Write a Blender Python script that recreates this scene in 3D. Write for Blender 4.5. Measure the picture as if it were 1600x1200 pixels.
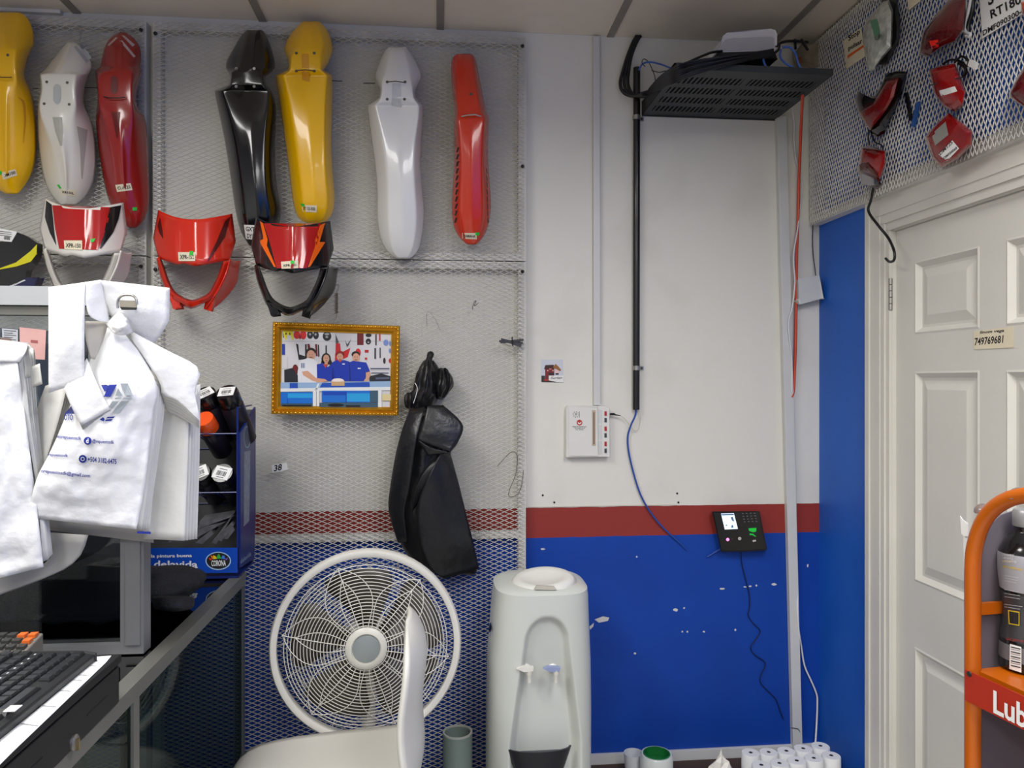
import bpy, bmesh, math, random
import numpy as np
from mathutils import Vector, Matrix
from mathutils.bvhtree import BVHTree
from mathutils.geometry import tessellate_polygon

random.seed(7); np.random.seed(7)
for o in list(bpy.data.objects): bpy.data.objects.remove(o)
scene = bpy.context.scene
COL = scene.collection

# ---------------------------------------------------------------- camera
TH = math.radians(5.5); FP = 1180.0; HOR = 592.0; CD = 2.7; CH = 1.6
cam_d = bpy.data.cameras.new('camera'); cam = bpy.data.objects.new('camera', cam_d); COL.objects.link(cam)
cam.location = (0, -CD, CH); cam.rotation_euler = (math.pi/2, 0, -TH)
cam_d.sensor_width = 36; cam_d.lens = 36*FP/1600; cam_d.shift_y = (HOR-600)/1600; cam_d.clip_start = .02
scene.camera = cam

# ---------------------------------------------------------------- world, lights, exposure
world = bpy.data.worlds.new('world'); scene.world = world; world.use_nodes = True
bg = world.node_tree.nodes['Background']; bg.inputs[0].default_value = (1, .99, .96, 1); bg.inputs[1].default_value = .36
def ceiling_lamp_light(loc, sx, sy, power, col=(1, .975, .935)):
    l = bpy.data.lights.new('ceiling_lamp_light', 'AREA'); l.shape = 'RECTANGLE'; l.size = sx; l.size_y = sy
    l.energy = power; l.color = col; l.spread = math.radians(168)
    o = bpy.data.objects.new('ceiling_lamp_light', l); COL.objects.link(o); o.location = loc
    return o
ceiling_lamp_light((-1.05, -1.75, 2.80), .56, 1.16, 33)
ceiling_lamp_light((.80, -2.35, 2.80), .56, 1.16, 34)
ceiling_lamp_light((-1.05, -4.15, 2.80), .56, 1.16, 40)
ceiling_lamp_light((.80, -4.75, 2.80), .56, 1.16, 40)
vs = scene.view_settings
vs.view_transform = 'Standard'; vs.look = 'None'; vs.gamma = 1; vs.use_curve_mapping = False
vs.exposure = .04

# ---------------------------------------------------------------- pixel helpers (1600x1200 photograph)
SN, CS = math.sin(TH), math.cos(TH)
def ray(px, py):
    a = (px-800)/FP; b = (HOR-py)/FP
    return Vector((SN + CS*a, CS - SN*a, b))
EYE = Vector((0, -CD, CH))
def W(px, py, Y):
    r = ray(px, py); return EYE + r*((Y+CD)/r.y)
def WX(px, py, X):
    r = ray(px, py); return EYE + r*(X/r.x)
def WZ(px, py, Z):
    r = ray(px, py); return EYE + r*((Z-CH)/r.z)
XR = WX(1280, 600, 1).x
XR = W(1280, 600, 0).x                 # right wall
MY = -.05                              # front of the wire mesh on the back wall
CEIL = W(800, 50, 0).z

# ---------------------------------------------------------------- materials
def lin(c):
    c = c/255.0
    return c/12.92 if c <= .04045 else ((c+.055)/1.055)**2.4
def rgb(t): return (lin(t[0]), lin(t[1]), lin(t[2]), 1)
_m = {}
def M(name, col, rough=.5, metal=0, coat=0, var=.06, vscale=9, bump=0, bscale=60, emit=0, spec=.5, trans=0, alpha=1, sub=0):
    if name in _m: return _m[name]
    m = bpy.data.materials.new(name); m.use_nodes = True; nt = m.node_tree; N = nt.nodes; L = nt.links
    b = N['Principled BSDF']; c = rgb(col)
    b.inputs['Roughness'].default_value = rough; b.inputs['Metallic'].default_value = metal
    b.inputs['Coat Weight'].default_value = coat; b.inputs['Coat Roughness'].default_value = .06
    b.inputs['Specular IOR Level'].default_value = spec
    b.inputs['Transmission Weight'].default_value = trans; b.inputs['Alpha'].default_value = alpha
    b.inputs['Base Color'].default_value = c
    if var > 0 or bump > 0:
        tc = N.new('ShaderNodeTexCoord')
    if var > 0:
        n = N.new('ShaderNodeTexNoise'); n.inputs['Scale'].default_value = vscale; n.inputs['Detail'].default_value = 5
        L.new(tc.outputs['Object'], n.inputs['Vector'])
        r = N.new('ShaderNodeMapRange'); r.inputs[1].default_value = .3; r.inputs[2].default_value = .7
        r.inputs[3].default_value = 1-var; r.inputs[4].default_value = 1+var
        L.new(n.outputs['Fac'], r.inputs[0])
        x = N.new('ShaderNodeMix'); x.data_type = 'RGBA'; x.blend_type = 'MULTIPLY'; x.inputs[0].default_value = 1
        x.inputs[6].default_value = c; L.new(r.outputs[0], x.inputs[7]); L.new(x.outputs[2], b.inputs['Base Color'])
    if bump > 0:
        n2 = N.new('ShaderNodeTexNoise'); n2.inputs['Scale'].default_value = bscale; n2.inputs['Detail'].default_value = 4
        L.new(tc.outputs['Object'], n2.inputs['Vector'])
        bp = N.new('ShaderNodeBump'); bp.inputs['Strength'].default_value = bump; bp.inputs['Distance'].default_value = .01
        L.new(n2.outputs['Fac'], bp.inputs['Height']); L.new(bp.outputs[0], b.inputs['Normal'])
    if emit > 0:
        b.inputs['Emission Color'].default_value = c; b.inputs['Emission Strength'].default_value = emit
    _m[name] = m; return m
def glass(name, tint, refl=1.0):
    if name in _m: return _m[name]
    m = bpy.data.materials.new(name); m.use_nodes = True; nt = m.node_tree; N = nt.nodes; L = nt.links
    N.remove(N['Principled BSDF']); out = N['Material Output']
    t = N.new('ShaderNodeBsdfTransparent'); t.inputs[0].default_value = rgb(tint)
    g = N.new('ShaderNodeBsdfGlossy'); g.inputs['Roughness'].default_value = .02
    f = N.new('ShaderNodeFresnel'); f.inputs[0].default_value = 1.5
    mu = N.new('ShaderNodeMath'); mu.operation = 'MULTIPLY'; mu.inputs[1].default_value = refl; mu.use_clamp = True
    mx = N.new('ShaderNodeMixShader')
    L.new(f.outputs[0], mu.inputs[0]); L.new(mu.outputs[0], mx.inputs[0]); L.new(t.outputs[0], mx.inputs[1]); L.new(g.outputs[0], mx.inputs[2])
    L.new(mx.outputs[0], out.inputs['Surface'])
    _m[name] = m; return m

# ---------------------------------------------------------------- mesh builder
ORG = {}
class MB:
    def __init__(s): s.v = []; s.f = []; s.mi = []; s.m = 0
    def add(s, vs, fs):
        o = len(s.v); s.v += [Vector(p) for p in vs]
        for f in fs: s.f.append([i+o for i in f]); s.mi.append(s.m)
        return s
    def box(s, a, b):
        x0, y0, z0 = a; x1, y1, z1 = b
        x0, x1 = min(x0, x1), max(x0, x1); y0, y1 = min(y0, y1), max(y0, y1); z0, z1 = min(z0, z1), max(z0, z1)
        return s.add([(x0,y0,z0),(x1,y0,z0),(x1,y1,z0),(x0,y1,z0),(x0,y0,z1),(x1,y0,z1),(x1,y1,z1),(x0,y1,z1)],
              [(3,2,1,0),(4,5,6,7),(0,1,5,4),(1,2,6,5),(2,3,7,6),(3,0,4,7)])
    def obox(s, c, ux, uy, uz):          # oriented box: centre and half-vectors
        c = Vector(c); ux = Vector(ux); uy = Vector(uy); uz = Vector(uz)
        vs = [c+ux*a+uy*b+uz*d for d in (-1,1) for (a,b) in ((-1,-1),(1,-1),(1,1),(-1,1))]
        return s.add(vs, [(3,2,1,0),(4,5,6,7),(0,1,5,4),(1,2,6,5),(2,3,7,6),(3,0,4,7)])
    def loft(s, rows, close=False, cap0=False, cap1=False):
        n = len(rows[0]); vs = [p for r in rows for p in r]; fs = []
        for i in range(len(rows)-1):
            for j in range(n if close else n-1):
                k = (j+1) % n
                fs.append((i*n+j, (i+1)*n+j, (i+1)*n+k, i*n+k))
        if cap0: fs.append(tuple(range(n)))
        if cap1: fs.append(tuple(range((len(rows)-1)*n+n-1, (len(rows)-1)*n-1, -1)))
        return s.add(vs, fs)
    def tube(s, pts, r, n=8, caps=True, closed=False):
        pts = [Vector(p) for p in pts]; N = len(pts)
        rs = r if isinstance(r, (list, tuple)) else [r]*N
        rows = []; up = None
        for i in range(N):
            if closed: t = (pts[(i+1) % N]-pts[i-1]).normalized()
            else: t = (pts[min(i+1, N-1)]-pts[max(i-1, 0)]).normalized()
            if up is None:
                up = Vector((0,0,1)) if abs(t.z) < .9 else Vector((1,0,0))
            a = t.cross(up)
            if a.length < 1e-6: a = t.cross(Vector((1,0,.3)))
            a.normalize(); up = a.cross(t).normalized()
            rows.append([pts[i] + (a*math.cos(2*math.pi*k/n) + up*math.sin(2*math.pi*k/n))*rs[i] for k in range(n)])
        if closed: rows.append(rows[0])
        return s.loft(rows, close=True, cap0=caps and not closed, cap1=caps and not closed)
    def lathe(s, c, axis, prof, n=24, caps=True):     # prof: (dist along axis, radius)
        c = Vector(c); ax = Vector(axis).normalized()
        a = ax.cross(Vector((0,0,1)) if abs(ax.z) < .9 else Vector((1,0,0))).normalized(); b = ax.cross(a)
        rows = [[c+ax*h+(a*math.cos(2*math.pi*k/n)+b*math.sin(2*math.pi*k/n))*max(r, 1e-5) for k in range(n)] for h, r in prof]
        return s.loft(rows, close=True, cap0=caps, cap1=caps)
    def prism(s, poly, off):              # planar polygon (world points) extruded by vector off
        poly = [Vector(p) for p in poly]; off = Vector(off); n = len(poly)
        tri = tessellate_polygon([poly])
        vs = poly + [p+off for p in poly]
        fs = [tuple(t) for t in tri] + [tuple(n+i for i in reversed(t)) for t in tri]
        fs += [(i, (i+1) % n, n+(i+1) % n, n+i) for i in range(n)]
        return s.add(vs, fs)
    def flat(s, poly):
        poly = [Vector(p) for p in poly]
        return s.add(poly, [tuple(t) for t in tessellate_polygon([poly])])
    def sphere(s, c, r, n=10, m=7, sc=(1,1,1)):
        c = Vector(c); rows = []
        for i in range(m+1):
            a = math.pi*i/m
            rows.append([c+Vector((math.sin(a)*math.cos(2*math.pi*k/n)*sc[0], math.sin(a)*math.sin(2*math.pi*k/n)*sc[1], math.cos(a)*sc[2]))*r for k in range(n)])
        return s.loft(rows, close=True)
    def build(s, name, mats, parent=None, smooth=None, org=None, fix=False):
        if not isinstance(mats, (list, tuple)): mats = [mats]
        if parent is not None: o0 = ORG[parent.name]
        elif org is not None: o0 = Vector(org)
        else:
            o0 = Vector((sum(p.x for p in s.v)/len(s.v), sum(p.y for p in s.v)/len(s.v), min(p.z for p in s.v)))
        me = bpy.data.meshes.new(name); me.from_pydata([p-o0 for p in s.v], [], s.f)
        for m in mats: me.materials.append(m)
        if len(mats) > 1: me.polygons.foreach_set('material_index', s.mi)
        me.update()
        if fix:
            bm = bmesh.new(); bm.from_mesh(me); bmesh.ops.remove_doubles(bm, verts=bm.verts, dist=1e-6)
            bmesh.ops.recalc_face_normals(bm, faces=bm.faces); bm.to_mesh(me); bm.free()
        if smooth is not None:
            me.polygons.foreach_set('use_smooth', [True]*len(me.polygons))
            if smooth < 179: me.set_sharp_from_angle(angle=math.radians(smooth))
        ob = bpy.data.objects.new(name, me); COL.objects.link(ob)
        if parent is not None: ob.parent = parent
        else: ob.location = o0
        ORG[ob.name] = o0
        return ob
def thing(name, label, cat, loc=(0,0,0), group=None, kind=None):
    o = bpy.data.objects.new(name, None); COL.objects.link(o); o.location = loc; o.empty_display_size = .05
    ORG[o.name] = Vector(loc); return tag(o, label, cat, group, kind)
def tag(o, label=None, cat=None, group=None, kind=None):
    if label: o['label'] = label
    if cat: o['category'] = cat
    if group: o['group'] = group
    if kind: o['kind'] = kind
    return o
def mod(o, kind, **kw):
    m = o.modifiers.new(kind.lower(), kind)
    for k, v in kw.items(): setattr(m, k, v)
    return m
def bevel(o, w, seg=2): return mod(o, 'BEVEL', width=w, segments=seg, limit_method='ANGLE', angle_limit=math.radians(35))
def cr(pts, k=6, closed=False):           # Catmull-Rom through points of any dimension
    P = [np.array(p, float) for p in pts]; n = len(P); out = []
    for i in range(n if closed else n-1):
        p0 = P[i-1] if (i > 0 or closed) else P[0]; p1 = P[i]; p2 = P[(i+1) % n]
        p3 = P[(i+2) % n] if (closed or i+2 < n) else P[n-1]
        for j in range(k):
            t = j/k
            out.append(.5*((2*p1)+(p2-p0)*t+(2*p0-5*p1+4*p2-p3)*t*t+(3*p1-p0-3*p2+p3)*t**3))
    if not closed: out.append(P[-1])
    return [tuple(float(x) for x in q) for q in out]
def lerp(a, b, t): return a+(b-a)*t
def wire(name, mat, pix, r, parent=None, k=6, n=6):      # pix: (px, py, Y)
    pts = [W(x, y, Y) for x, y, Y in cr(pix, k)]
    return MB().tube(pts, r, n).build(name, mat, parent, smooth=80)

# ---------------------------------------------------------------- text and decals
_txt = {}
def text_shape(t, shear=0):
    key = (t, shear)
    if key in _txt: return _txt[key]
    cu = bpy.data.curves.new('t', 'FONT'); cu.body = t; cu.shear = shear; cu.resolution_u = 2; cu.offset = .024
    ob = bpy.data.objects.new('t', cu); me = ob.to_mesh()
    vs = [(v.co.x, v.co.y) for v in me.vertices]; fs = [tuple(p.vertices) for p in me.polygons]
    ob.to_mesh_clear(); bpy.data.objects.remove(ob); bpy.data.curves.remove(cu)
    x0 = min(v[0] for v in vs); x1 = max(v[0] for v in vs); y0 = min(v[1] for v in vs); y1 = max(v[1] for v in vs)
    _txt[key] = ([((a-x0)/(x1-x0), (b-y0)/(y1-y0)) for a, b in vs], fs); return _txt[key]
def text_quad(mb, t, bl, br, tl, shear=0):        # text fitted into a parallelogram of world points
    bl, br, tl = Vector(bl), Vector(br), Vector(tl)
    vs, fs = text_shape(t, shear)
    return mb.add([bl+(br-bl)*u+(tl-bl)*v for u, v in vs], fs)
class Surf:                                        # lays flat print on an object's real surface
    def __init__(s, ob):
        bpy.context.view_layer.update()
        dg = bpy.context.evaluated_depsgraph_get(); e = ob.evaluated_get(dg); me = e.to_mesh(); mw = e.matrix_world
        s.t = BVHTree.FromPolygons([mw @ v.co for v in me.vertices], [tuple(p.vertices) for p in me.polygons]); e.to_mesh_clear(); s.last = None
    def at(s, px, py, off=.0012):
        d = ray(px, py).normalized(); h, n, i, dist = s.t.ray_cast(EYE, d)
        if h is None:
            if s.last is None: s.last = 2.4
            return EYE + d*(s.last-off)
        s.last = dist; return h - d*off
    def quad(s, mb, q, nx=5, ny=4, off=.0012):     # q: tl, tr, br, bl in pixels
        rows = []
        for j in range(ny+1):
            v = j/ny; l = (lerp(q[0][0], q[3][0], v), lerp(q[0][1], q[3][1], v)); r = (lerp(q[1][0], q[2][0], v), lerp(q[1][1], q[2][1], v))
            rows.append([s.at(lerp(l[0], r[0], i/nx), lerp(l[1], r[1], i/nx), off) for i in range(nx+1)])
        return mb.loft(rows)
    def ruled(s, mb, A, B, nx=6, ny=12, off=.0012):   # between two pixel polylines
        def samp(P, t):
            L = [0]
            for a, b in zip(P, P[1:]): L.append(L[-1]+math.dist(a, b))
            x = t*L[-1]
            for i in range(len(P)-1):
                if x <= L[i+1]+1e-9:
                    f = (x-L[i])/max(L[i+1]-L[i], 1e-9); return (lerp(P[i][0], P[i+1][0], f), lerp(P[i][1], P[i+1][1], f))
            return P[-1]
        rows = []
        for j in range(ny+1):
            a = samp(A, j/ny); b = samp(B, j/ny)
            rows.append([s.at(lerp(a[0], b[0], i/nx), lerp(a[1], b[1], i/nx), off) for i in range(nx+1)])
        return mb.loft(rows)
    def poly(s, mb, P, off=.0012):
        tri = tessellate_polygon([[Vector((x, y, 0)) for x, y in P]])
        return mb.add([s.at(x, y, off) for x, y in P], [tuple(t) for t in tri])
    def text(s, mb, t, bl, br, tl, shear=0, off=.0016):
        vs, fs = text_shape(t, shear)
        return mb.add([s.at(bl[0]+(br[0]-bl[0])*u+(tl[0]-bl[0])*v, bl[1]+(br[1]-bl[1])*u+(tl[1]-bl[1])*v, off) for u, v in vs], fs)
    def disc(s, mb, c, rx, ry, n=20, off=.0012):
        return s.poly(mb, [(c[0]+rx*math.cos(2*math.pi*k/n), c[1]+ry*math.sin(2*math.pi*k/n)) for k in range(n)], off)

# ================================================================ the room
def wall_material():
    m = bpy.data.materials.new('painted_wall'); m.use_nodes = True; nt = m.node_tree; N = nt.nodes; L = nt.links
    b = N['Principled BSDF']; tc = N.new('ShaderNodeTexCoord'); sep = N.new('ShaderNodeSeparateXYZ'); L.new(tc.outputs['Object'], sep.inputs[0])
    ed = N.new('ShaderNodeTexNoise'); ed.inputs['Scale'].default_value = 14; L.new(tc.outputs['Object'], ed.inputs['Vector'])
    def math_(op, a, bb):
        n = N.new('ShaderNodeMath'); n.operation = op
        for i, q in enumerate((a, bb)):
            if isinstance(q, (int, float)): n.inputs[i].default_value = q
            else: L.new(q, n.inputs[i])
        return n.outputs[0]
    z = math_('ADD', sep.outputs['Z'], math_('MULTIPLY', math_('SUBTRACT', ed.outputs['Fac'], .5), .006))
    z1 = W(1050, 790, 0).z; z0 = W(1050, 836, 0).z
    def mix(f, a, c):
        x = N.new('ShaderNodeMix'); x.data_type = 'RGBA'; L.new(f, x.inputs[0])
        for i, q in ((6, a), (7, c)):
            if isinstance(q, tuple): x.inputs[i].default_value = q
            else: L.new(q, x.inputs[i])
        return x.outputs[2]
    red_up = math_('GREATER_THAN', z, z0); white_up = math_('GREATER_THAN', z, z1)
    # cloudy dirt on the white paint
    dn = N.new('ShaderNodeTexNoise'); dn.inputs['Scale'].default_value = 3.2; dn.inputs['Detail'].default_value = 7; L.new(tc.outputs['Object'], dn.inputs['Vector'])
    dr = N.new('ShaderNodeMapRange'); dr.inputs[1].default_value = .52; dr.inputs[2].default_value = .8; L.new(dn.outputs['Fac'], dr.inputs[0])
    white = mix(dr.outputs[0], rgb((222, 220, 213)), rgb((208, 205, 197)))
    bn = N.new('ShaderNodeTexNoise'); bn.inputs['Scale'].default_value = 5; bn.inputs['Detail'].default_value = 6; L.new(tc.outputs['Object'], bn.inputs['Vector'])
    blue = mix(bn.outputs['Fac'], rgb((4, 56, 148)), rgb((10, 70, 172)))
    c = mix(white_up, mix(red_up, blue, rgb((144, 50, 44))), white)
    L.new(c, b.inputs['Base Color']); b.inputs['Roughness'].default_value = .55; b.inputs['Specular IOR Level'].default_value = .35
    bp = N.new('ShaderNodeBump'); bp.inputs['Strength'].default_value = .12; bp.inputs['Distance'].default_value = .01; L.new(ed.outputs['Fac'], bp.inputs['Height']); L.new(bp.outputs[0], b.inputs['Normal'])
    return m
M_wall = wall_material()
M_blue = M('blue_wall_paint', (18, 92, 190), .5, var=.06, vscale=4, bump=.06, bscale=25)
M_meshw = M('white_painted_steel', (214, 212, 206), .5, var=.12, vscale=6)
M_strand = M('dull_white_wire', (204, 202, 195), .5, var=.12, vscale=6)
M_white = M('white_gloss_paint', (222, 220, 214), .42, var=.04, vscale=5)
M_trunk = M('white_plastic_trunking', (205, 206, 206), .4, var=.03)
M_black = M('black_plastic', (17, 18, 20), .38, var=.15)
M_blackg = M('black_gloss_plastic', (12, 13, 16), .18, coat=.5, var=.1)
M_ink = M('black_ink', (22, 20, 22), .7, var=0)
M_steel = M('zinc_steel', (170, 168, 162), .35, metal=.9, var=.1)
M_alu = M('aluminium_profile', (146, 147, 148), .42, metal=.55, var=.05)
M_paper = M('cream_paper', (226, 216, 190), .8, var=.05)
M_wpaper = M('white_paper', (232, 232, 230), .75, var=.03)
M_greendot = M('green_sticker', (40, 190, 60), .6, var=.05)

XL = -2.4; YB = -5.6
MB().box((XL, 0, 0), (XR+.14, .12, CEIL+.1)).build('wall_back', M_wall, org=(0,0,0))
wb = bpy.data.objects['wall_back']; tag(wb, kind='structure')
MB().box((XL-.1, YB, 0), (XL, .12, CEIL+.1)).build('wall_left', M('plain_white_wall', (214, 212, 206), .6), org=(0,0,0))
tag(bpy.data.objects['wall_left'], kind='structure')
fl = MB().box((XL, YB, -.1), (XR+.14, 0, 0)).build('floor', M('beige_floor', (176, 170, 160), .35, var=.08, vscale=3), org=(0,0,0)); tag(fl, kind='structure')
# right wall with a door opening
y_out = WX(1362, 600, XR).y; y_in = WX(1394, 600, XR).y; z_door = WX(1393, 360, XR).z; DW = .80; y_far = y_in-DW
z_mesh = WX(1300, 345, XR).z
wr = MB().box((XR, y_in, 0), (XR+.14, .0, CEIL)).box((XR, YB, 0), (XR+.14, y_far, CEIL)).box((XR, y_far, z_door), (XR+.14, y_in, CEIL)).build('wall_right', M_blue, org=(0,0,0))
tag(wr, kind='structure')
# paint chips on the blue paint (old white coat showing)
def chip(poly):
    p = [W(x, y, -.0008) for x, y in poly]
    MB().flat(p).build('paint_chip', M('bare_plaster', (206, 206, 204), .8, var=.1), wb)
for cx, cy, rx, ry in ((1128,920,5,1.6),(1164,917,3,1.2),(1172,916,2.5,1.5),(1182,915,1.6,1.6),(1209,913,5,2),(1149,984,1.6,2),(1100,987,2,1.5),(1262,884,1.5,3),(1250,1115,1.5,1.2),(1056,953,4,2.6),(1069,950,1.6,1.4),(1066,987,1.6,1.4),(1074,987,1.6,1.4),(848,858,4,1.4),(995,870,1.4,1.4),(992,1021,2,1.6)):
    chip([(cx+rx*math.cos(a)*(.7+.5*random.random()), cy+ry*math.sin(a)*(.7+.5*random.random())) for a in [i*.7 for i in range(9)]])
chip([(929,968),(942,963),(952,965),(950,970),(936,973)]); chip([(921,979),(928,973),(927,979),(922,984)])
for cx, cy in ((848,774),(866,785),(1058,771),(1060,785)):
    MB().lathe(W(cx, cy, 0), (0,-1,0), [(0,.004),(.001,.004),(.001,0)], 8).build('screw_hole', M_ink, wb)
# ledge where the plaster ends above the red band
for xa, xb_ in ((826, 1058),):
    MB().box(W(xa, 791, 0), W(xb_, 789, -.003)).build('plaster_edge', M('plaster_edge_paint', (214, 210, 200), .7), wb)

# ceiling: separate panels between metal strips
cl = MB().box((XL, YB, CEIL+.02), (XR+.14, .12, CEIL+.1)).build('ceiling', M('ceiling_void', (120, 116, 110), .8), org=(0,0,0)); tag(cl, kind='structure')
M_tile = M('ceiling_panel_vinyl', (228, 218, 202), .6, var=.07, vscale=3)
M_strip = M('ceiling_strip_metal', (140, 134, 126), .5, var=.1)
xj = W(688, 45, 0).x; PT = .615
pan = None
for i in range(-4, 3):
    x0 = max(xj+i*PT, XL); x1 = min(xj+(i+1)*PT, XR)
    if x1-x0 < .05: continue
    for j in range(5):
        y1 = -j*1.1; y0 = y1-1.1
        MB().box((x0+.002, y0+.002, CEIL), (x1-.002, y1-.002, CEIL+.012)).build('ceiling_panel', M_tile, cl)
    if x0 > XL: MB().box((x0-.013, YB, CEIL-.004), (x0+.013, 0, CEIL-.0005)).build('ceiling_strip', M_strip, cl)
MB().box((XL, -.018, CEIL-.012), (W(98, 20, 0).x, 0, CEIL-.0005)).build('edge_strip', M_white, cl)
# lamps in the ceiling above the shop floor
for lx, ly, wh in ((-1.05,-1.75,'above the hanging white bags'), (.80,-2.35,'in front of the door and orange rack'), (-1.05,-4.15,'farther back on the counter side'), (.80,-4.75,'farther back on the door side')):
    t = thing('ceiling_lamp', 'flat white light panel on the ceiling ' + wh, 'lamp', (lx, ly, CEIL-.03), 'ceiling light panels')
    f = MB()
    for a, b in (((-.3,-.6),(.3,-.58)), ((-.3,.58),(.3,.6)), ((-.3,-.58),(-.28,.58)), ((.28,-.58),(.3,.58))):
        f.box((lx+a[0], ly+a[1], CEIL-.03), (lx+b[0], ly+b[1], CEIL-.005))
    f.build('frame', M_white, t)
    MB().box((lx-.28, ly-.58, CEIL-.022), (lx+.28, ly+.58, CEIL-.01)).build('diffuser', M('lamp_diffuser', (240, 240, 240), .5, var=0, emit=2.5), t)

# ================================================================ expanded metal
def mesh_sheet(name, parent, origin, U, V, nu, nv, cu, cv, w, dep, mat):
    # zigzag strands along U (half cell cu), stacked along V (spacing cv); depth axis = U x V
    U = np.array(U, float); V = np.array(V, float); D = np.cross(U, V); o = np.array(origin, float)
    i = np.arange(nu+1); verts = []; faces = []; base = 0
    for r in range(nv):
        s = np.where((i+r) % 2 == 0, 1, -1)*cv/2
        c = o+np.outer(i*cu, U)+np.outer(r*cv+s, V)
        q = np.stack([c+V*w/2+D*dep*.5, c-V*w/2+D*dep*.5, c-V*w/2-D*dep*.5, c+V*w/2-D*dep*.5], 1)
        verts.append(q.reshape(-1, 3))
        k = base+np.arange(nu)*4
        for a, b in ((0,1),(1,2),(2,3),(3,0)):
            faces.append(np.stack([k+a, k+b, k+4+b, k+4+a], 1))
        base += (nu+1)*4
    vs = np.concatenate(verts)-np.array(ORG[parent.name]); fs = np.concatenate(faces)
    me = bpy.data.meshes.new(name); me.vertices.add(len(vs)); me.vertices.foreach_set('co', vs.ravel())
    me.loops.add(fs.size); me.loops.foreach_set('vertex_index', fs.ravel()); me.polygons.add(len(fs))
    me.polygons.foreach_set('loop_start', np.arange(len(fs))*4); me.polygons.foreach_set('loop_total', np.full(len(fs), 4))
    me.materials.append(mat); me.update(calc_edges=True); me.validate()
    ob = bpy.data.objects.new(name, me); COL.objects.link(ob); ob.parent = parent; ORG[ob.name] = ORG[parent.name]
    ob['kind'] = 'stuff'; return ob
CU, CV = .018, .0076
def wall_grille(label, x0, x1, z0, z1, cross=()):
    t = thing('wire_mesh_panel', label, 'mesh panel', (x0, MY, z0), 'white wire mesh panels on the back wall')
    bw = .026
    for a, b in (((x0, z0), (x0+bw, z1)), ((x1-bw, z0), (x1, z1))):
        MB().box((a[0], MY+.009, a[1]), (b[0], -.001, b[1])).build('frame_bar', M_meshw, t)
    for zz in [z0, z1-bw]+list(cross):
        MB().box((x0+bw, MY+.009, zz), (x1-bw, MY+.034, zz+bw)).build('frame_bar', M_meshw, t)
    nu = int((x1-x0)/CU); nv = int((z1-z0)/CV)
    mesh_sheet('wire_mesh', t, (x0+((x1-x0)-nu*CU)/2, MY+.001, z0+CV/2), (1,0,0), (0,0,1), nu, nv, CU, CV, .0018, .0035, M_strand)
    for (bx, bz) in ((x0+.013, z1-.045), (x1-.013, z1-.035), (x1-.013, z0+(z1-z0)*.42)):
        MB().lathe((bx, MY-.0015, bz), (0,-1,0), [(0,.0065),(.004,.006),(.006,.0025)], 10).build('bolt', M_ink, t, smooth=40)
    return t
gx0 = W(237, 300, MY).x; gx1 = W(822, 400, MY).x; gx2 = W(227, 300, MY).x; gx3 = XL+.2
gz1 = W(815, 57, MY).z; gz2 = W(810, 408, MY).z; gzr = W(700, 838, MY).z; gz0 = .06
wall_grille('white wire mesh panel behind the black, yellow, white and red mudguards', gx0, gx1, gz2+.002, gz1)
wall_grille('white wire mesh panel at upper left behind the three leftmost mudguards', gx3, gx2, gz2+.002, gz1)
wall_grille('tall white wire mesh panel behind the framed photo and the fan', gx0, gx1, gz0, gz2-.002, (gzr-.013,))
wall_grille('white wire mesh panel low behind the glass counter and hanging white bags', gx3, gx2, gz0, gz2-.002, (gzr-.013,))
# right wall grille, diamonds upright
RX = XR-.045
t = thing('wire_mesh_panel', 'white wire mesh panel holding red tail lights above the door', 'mesh panel', (XR, -.6, z_mesh))
ya, yb = -.012, -1.35
for a, b in (((yb, z_mesh), (ya, z_mesh+.026)), ((yb, CEIL-.035), (ya, CEIL-.009)), ((ya-.026, z_mesh+.026), (ya, CEIL-.035))):
    MB().box((RX+.009, a[0], a[1]), (XR-.001, b[0], b[1])).build('frame_bar', M_meshw, t)
nu = int((CEIL-.01-z_mesh)/.0165)
mesh_sheet('wire_mesh', t, (RX+.001, yb+.004, z_mesh+.002), (0,0,1), (0,1,0), nu, int((ya-yb)/.0078), .0165, .0078, .0021, .0035, M_meshw)

# ================================================================ trunking strips along the walls
def strip(label, x0p, y0p, x1p, y1p, wd, dep, n=1):
    a = W(x0p, y0p, -dep/2); b = W(x1p, y1p, -dep/2)
    t = thing('cable_trunking', label, 'trunking', (b.x, 0, b.z))
    d = (b-a); L = d.length; u = d.normalized(); s = Vector((u.z, 0, -u.x))
    MB().obox(a+d/2, u*(L/2), s*(wd/2), Vector((0, dep/2-.002, 0))).build('base', M_trunk, t)
    k = MB(); k.obox(a+d/2-Vector((0, dep/2+.001, 0)), u*(L/2), s*(wd/2+.001), Vector((0, .002, 0)))
    o = k.build('cover', M_trunk, t); bevel(o, .0012)
    return t
strip('narrow white cable trunking running up from the control box to the ceiling', 931, 58, 932, 633, .022, .014)
strip('tall white cable trunking in the corner beside the time clock', 1219, 183, 1244, 1166, .034, .022)
a = W(920, 1190, -.012); 
t = thing('cable_trunking', 'white horizontal cable trunking low along the blue wall behind the paper rolls', 'trunking', (.8, 0, .25))
zt = W(1000, 1176, -.012).z
MB().box((gx1+.01, -.012, zt-.055), (XR-.01, -.001, zt)).build('base', M_trunk, t)
o = MB().box((gx1+.01, -.016, zt-.057), (XR-.01, -.012, zt+.001)).build('cover', M_trunk, t); bevel(o, .001)

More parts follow.
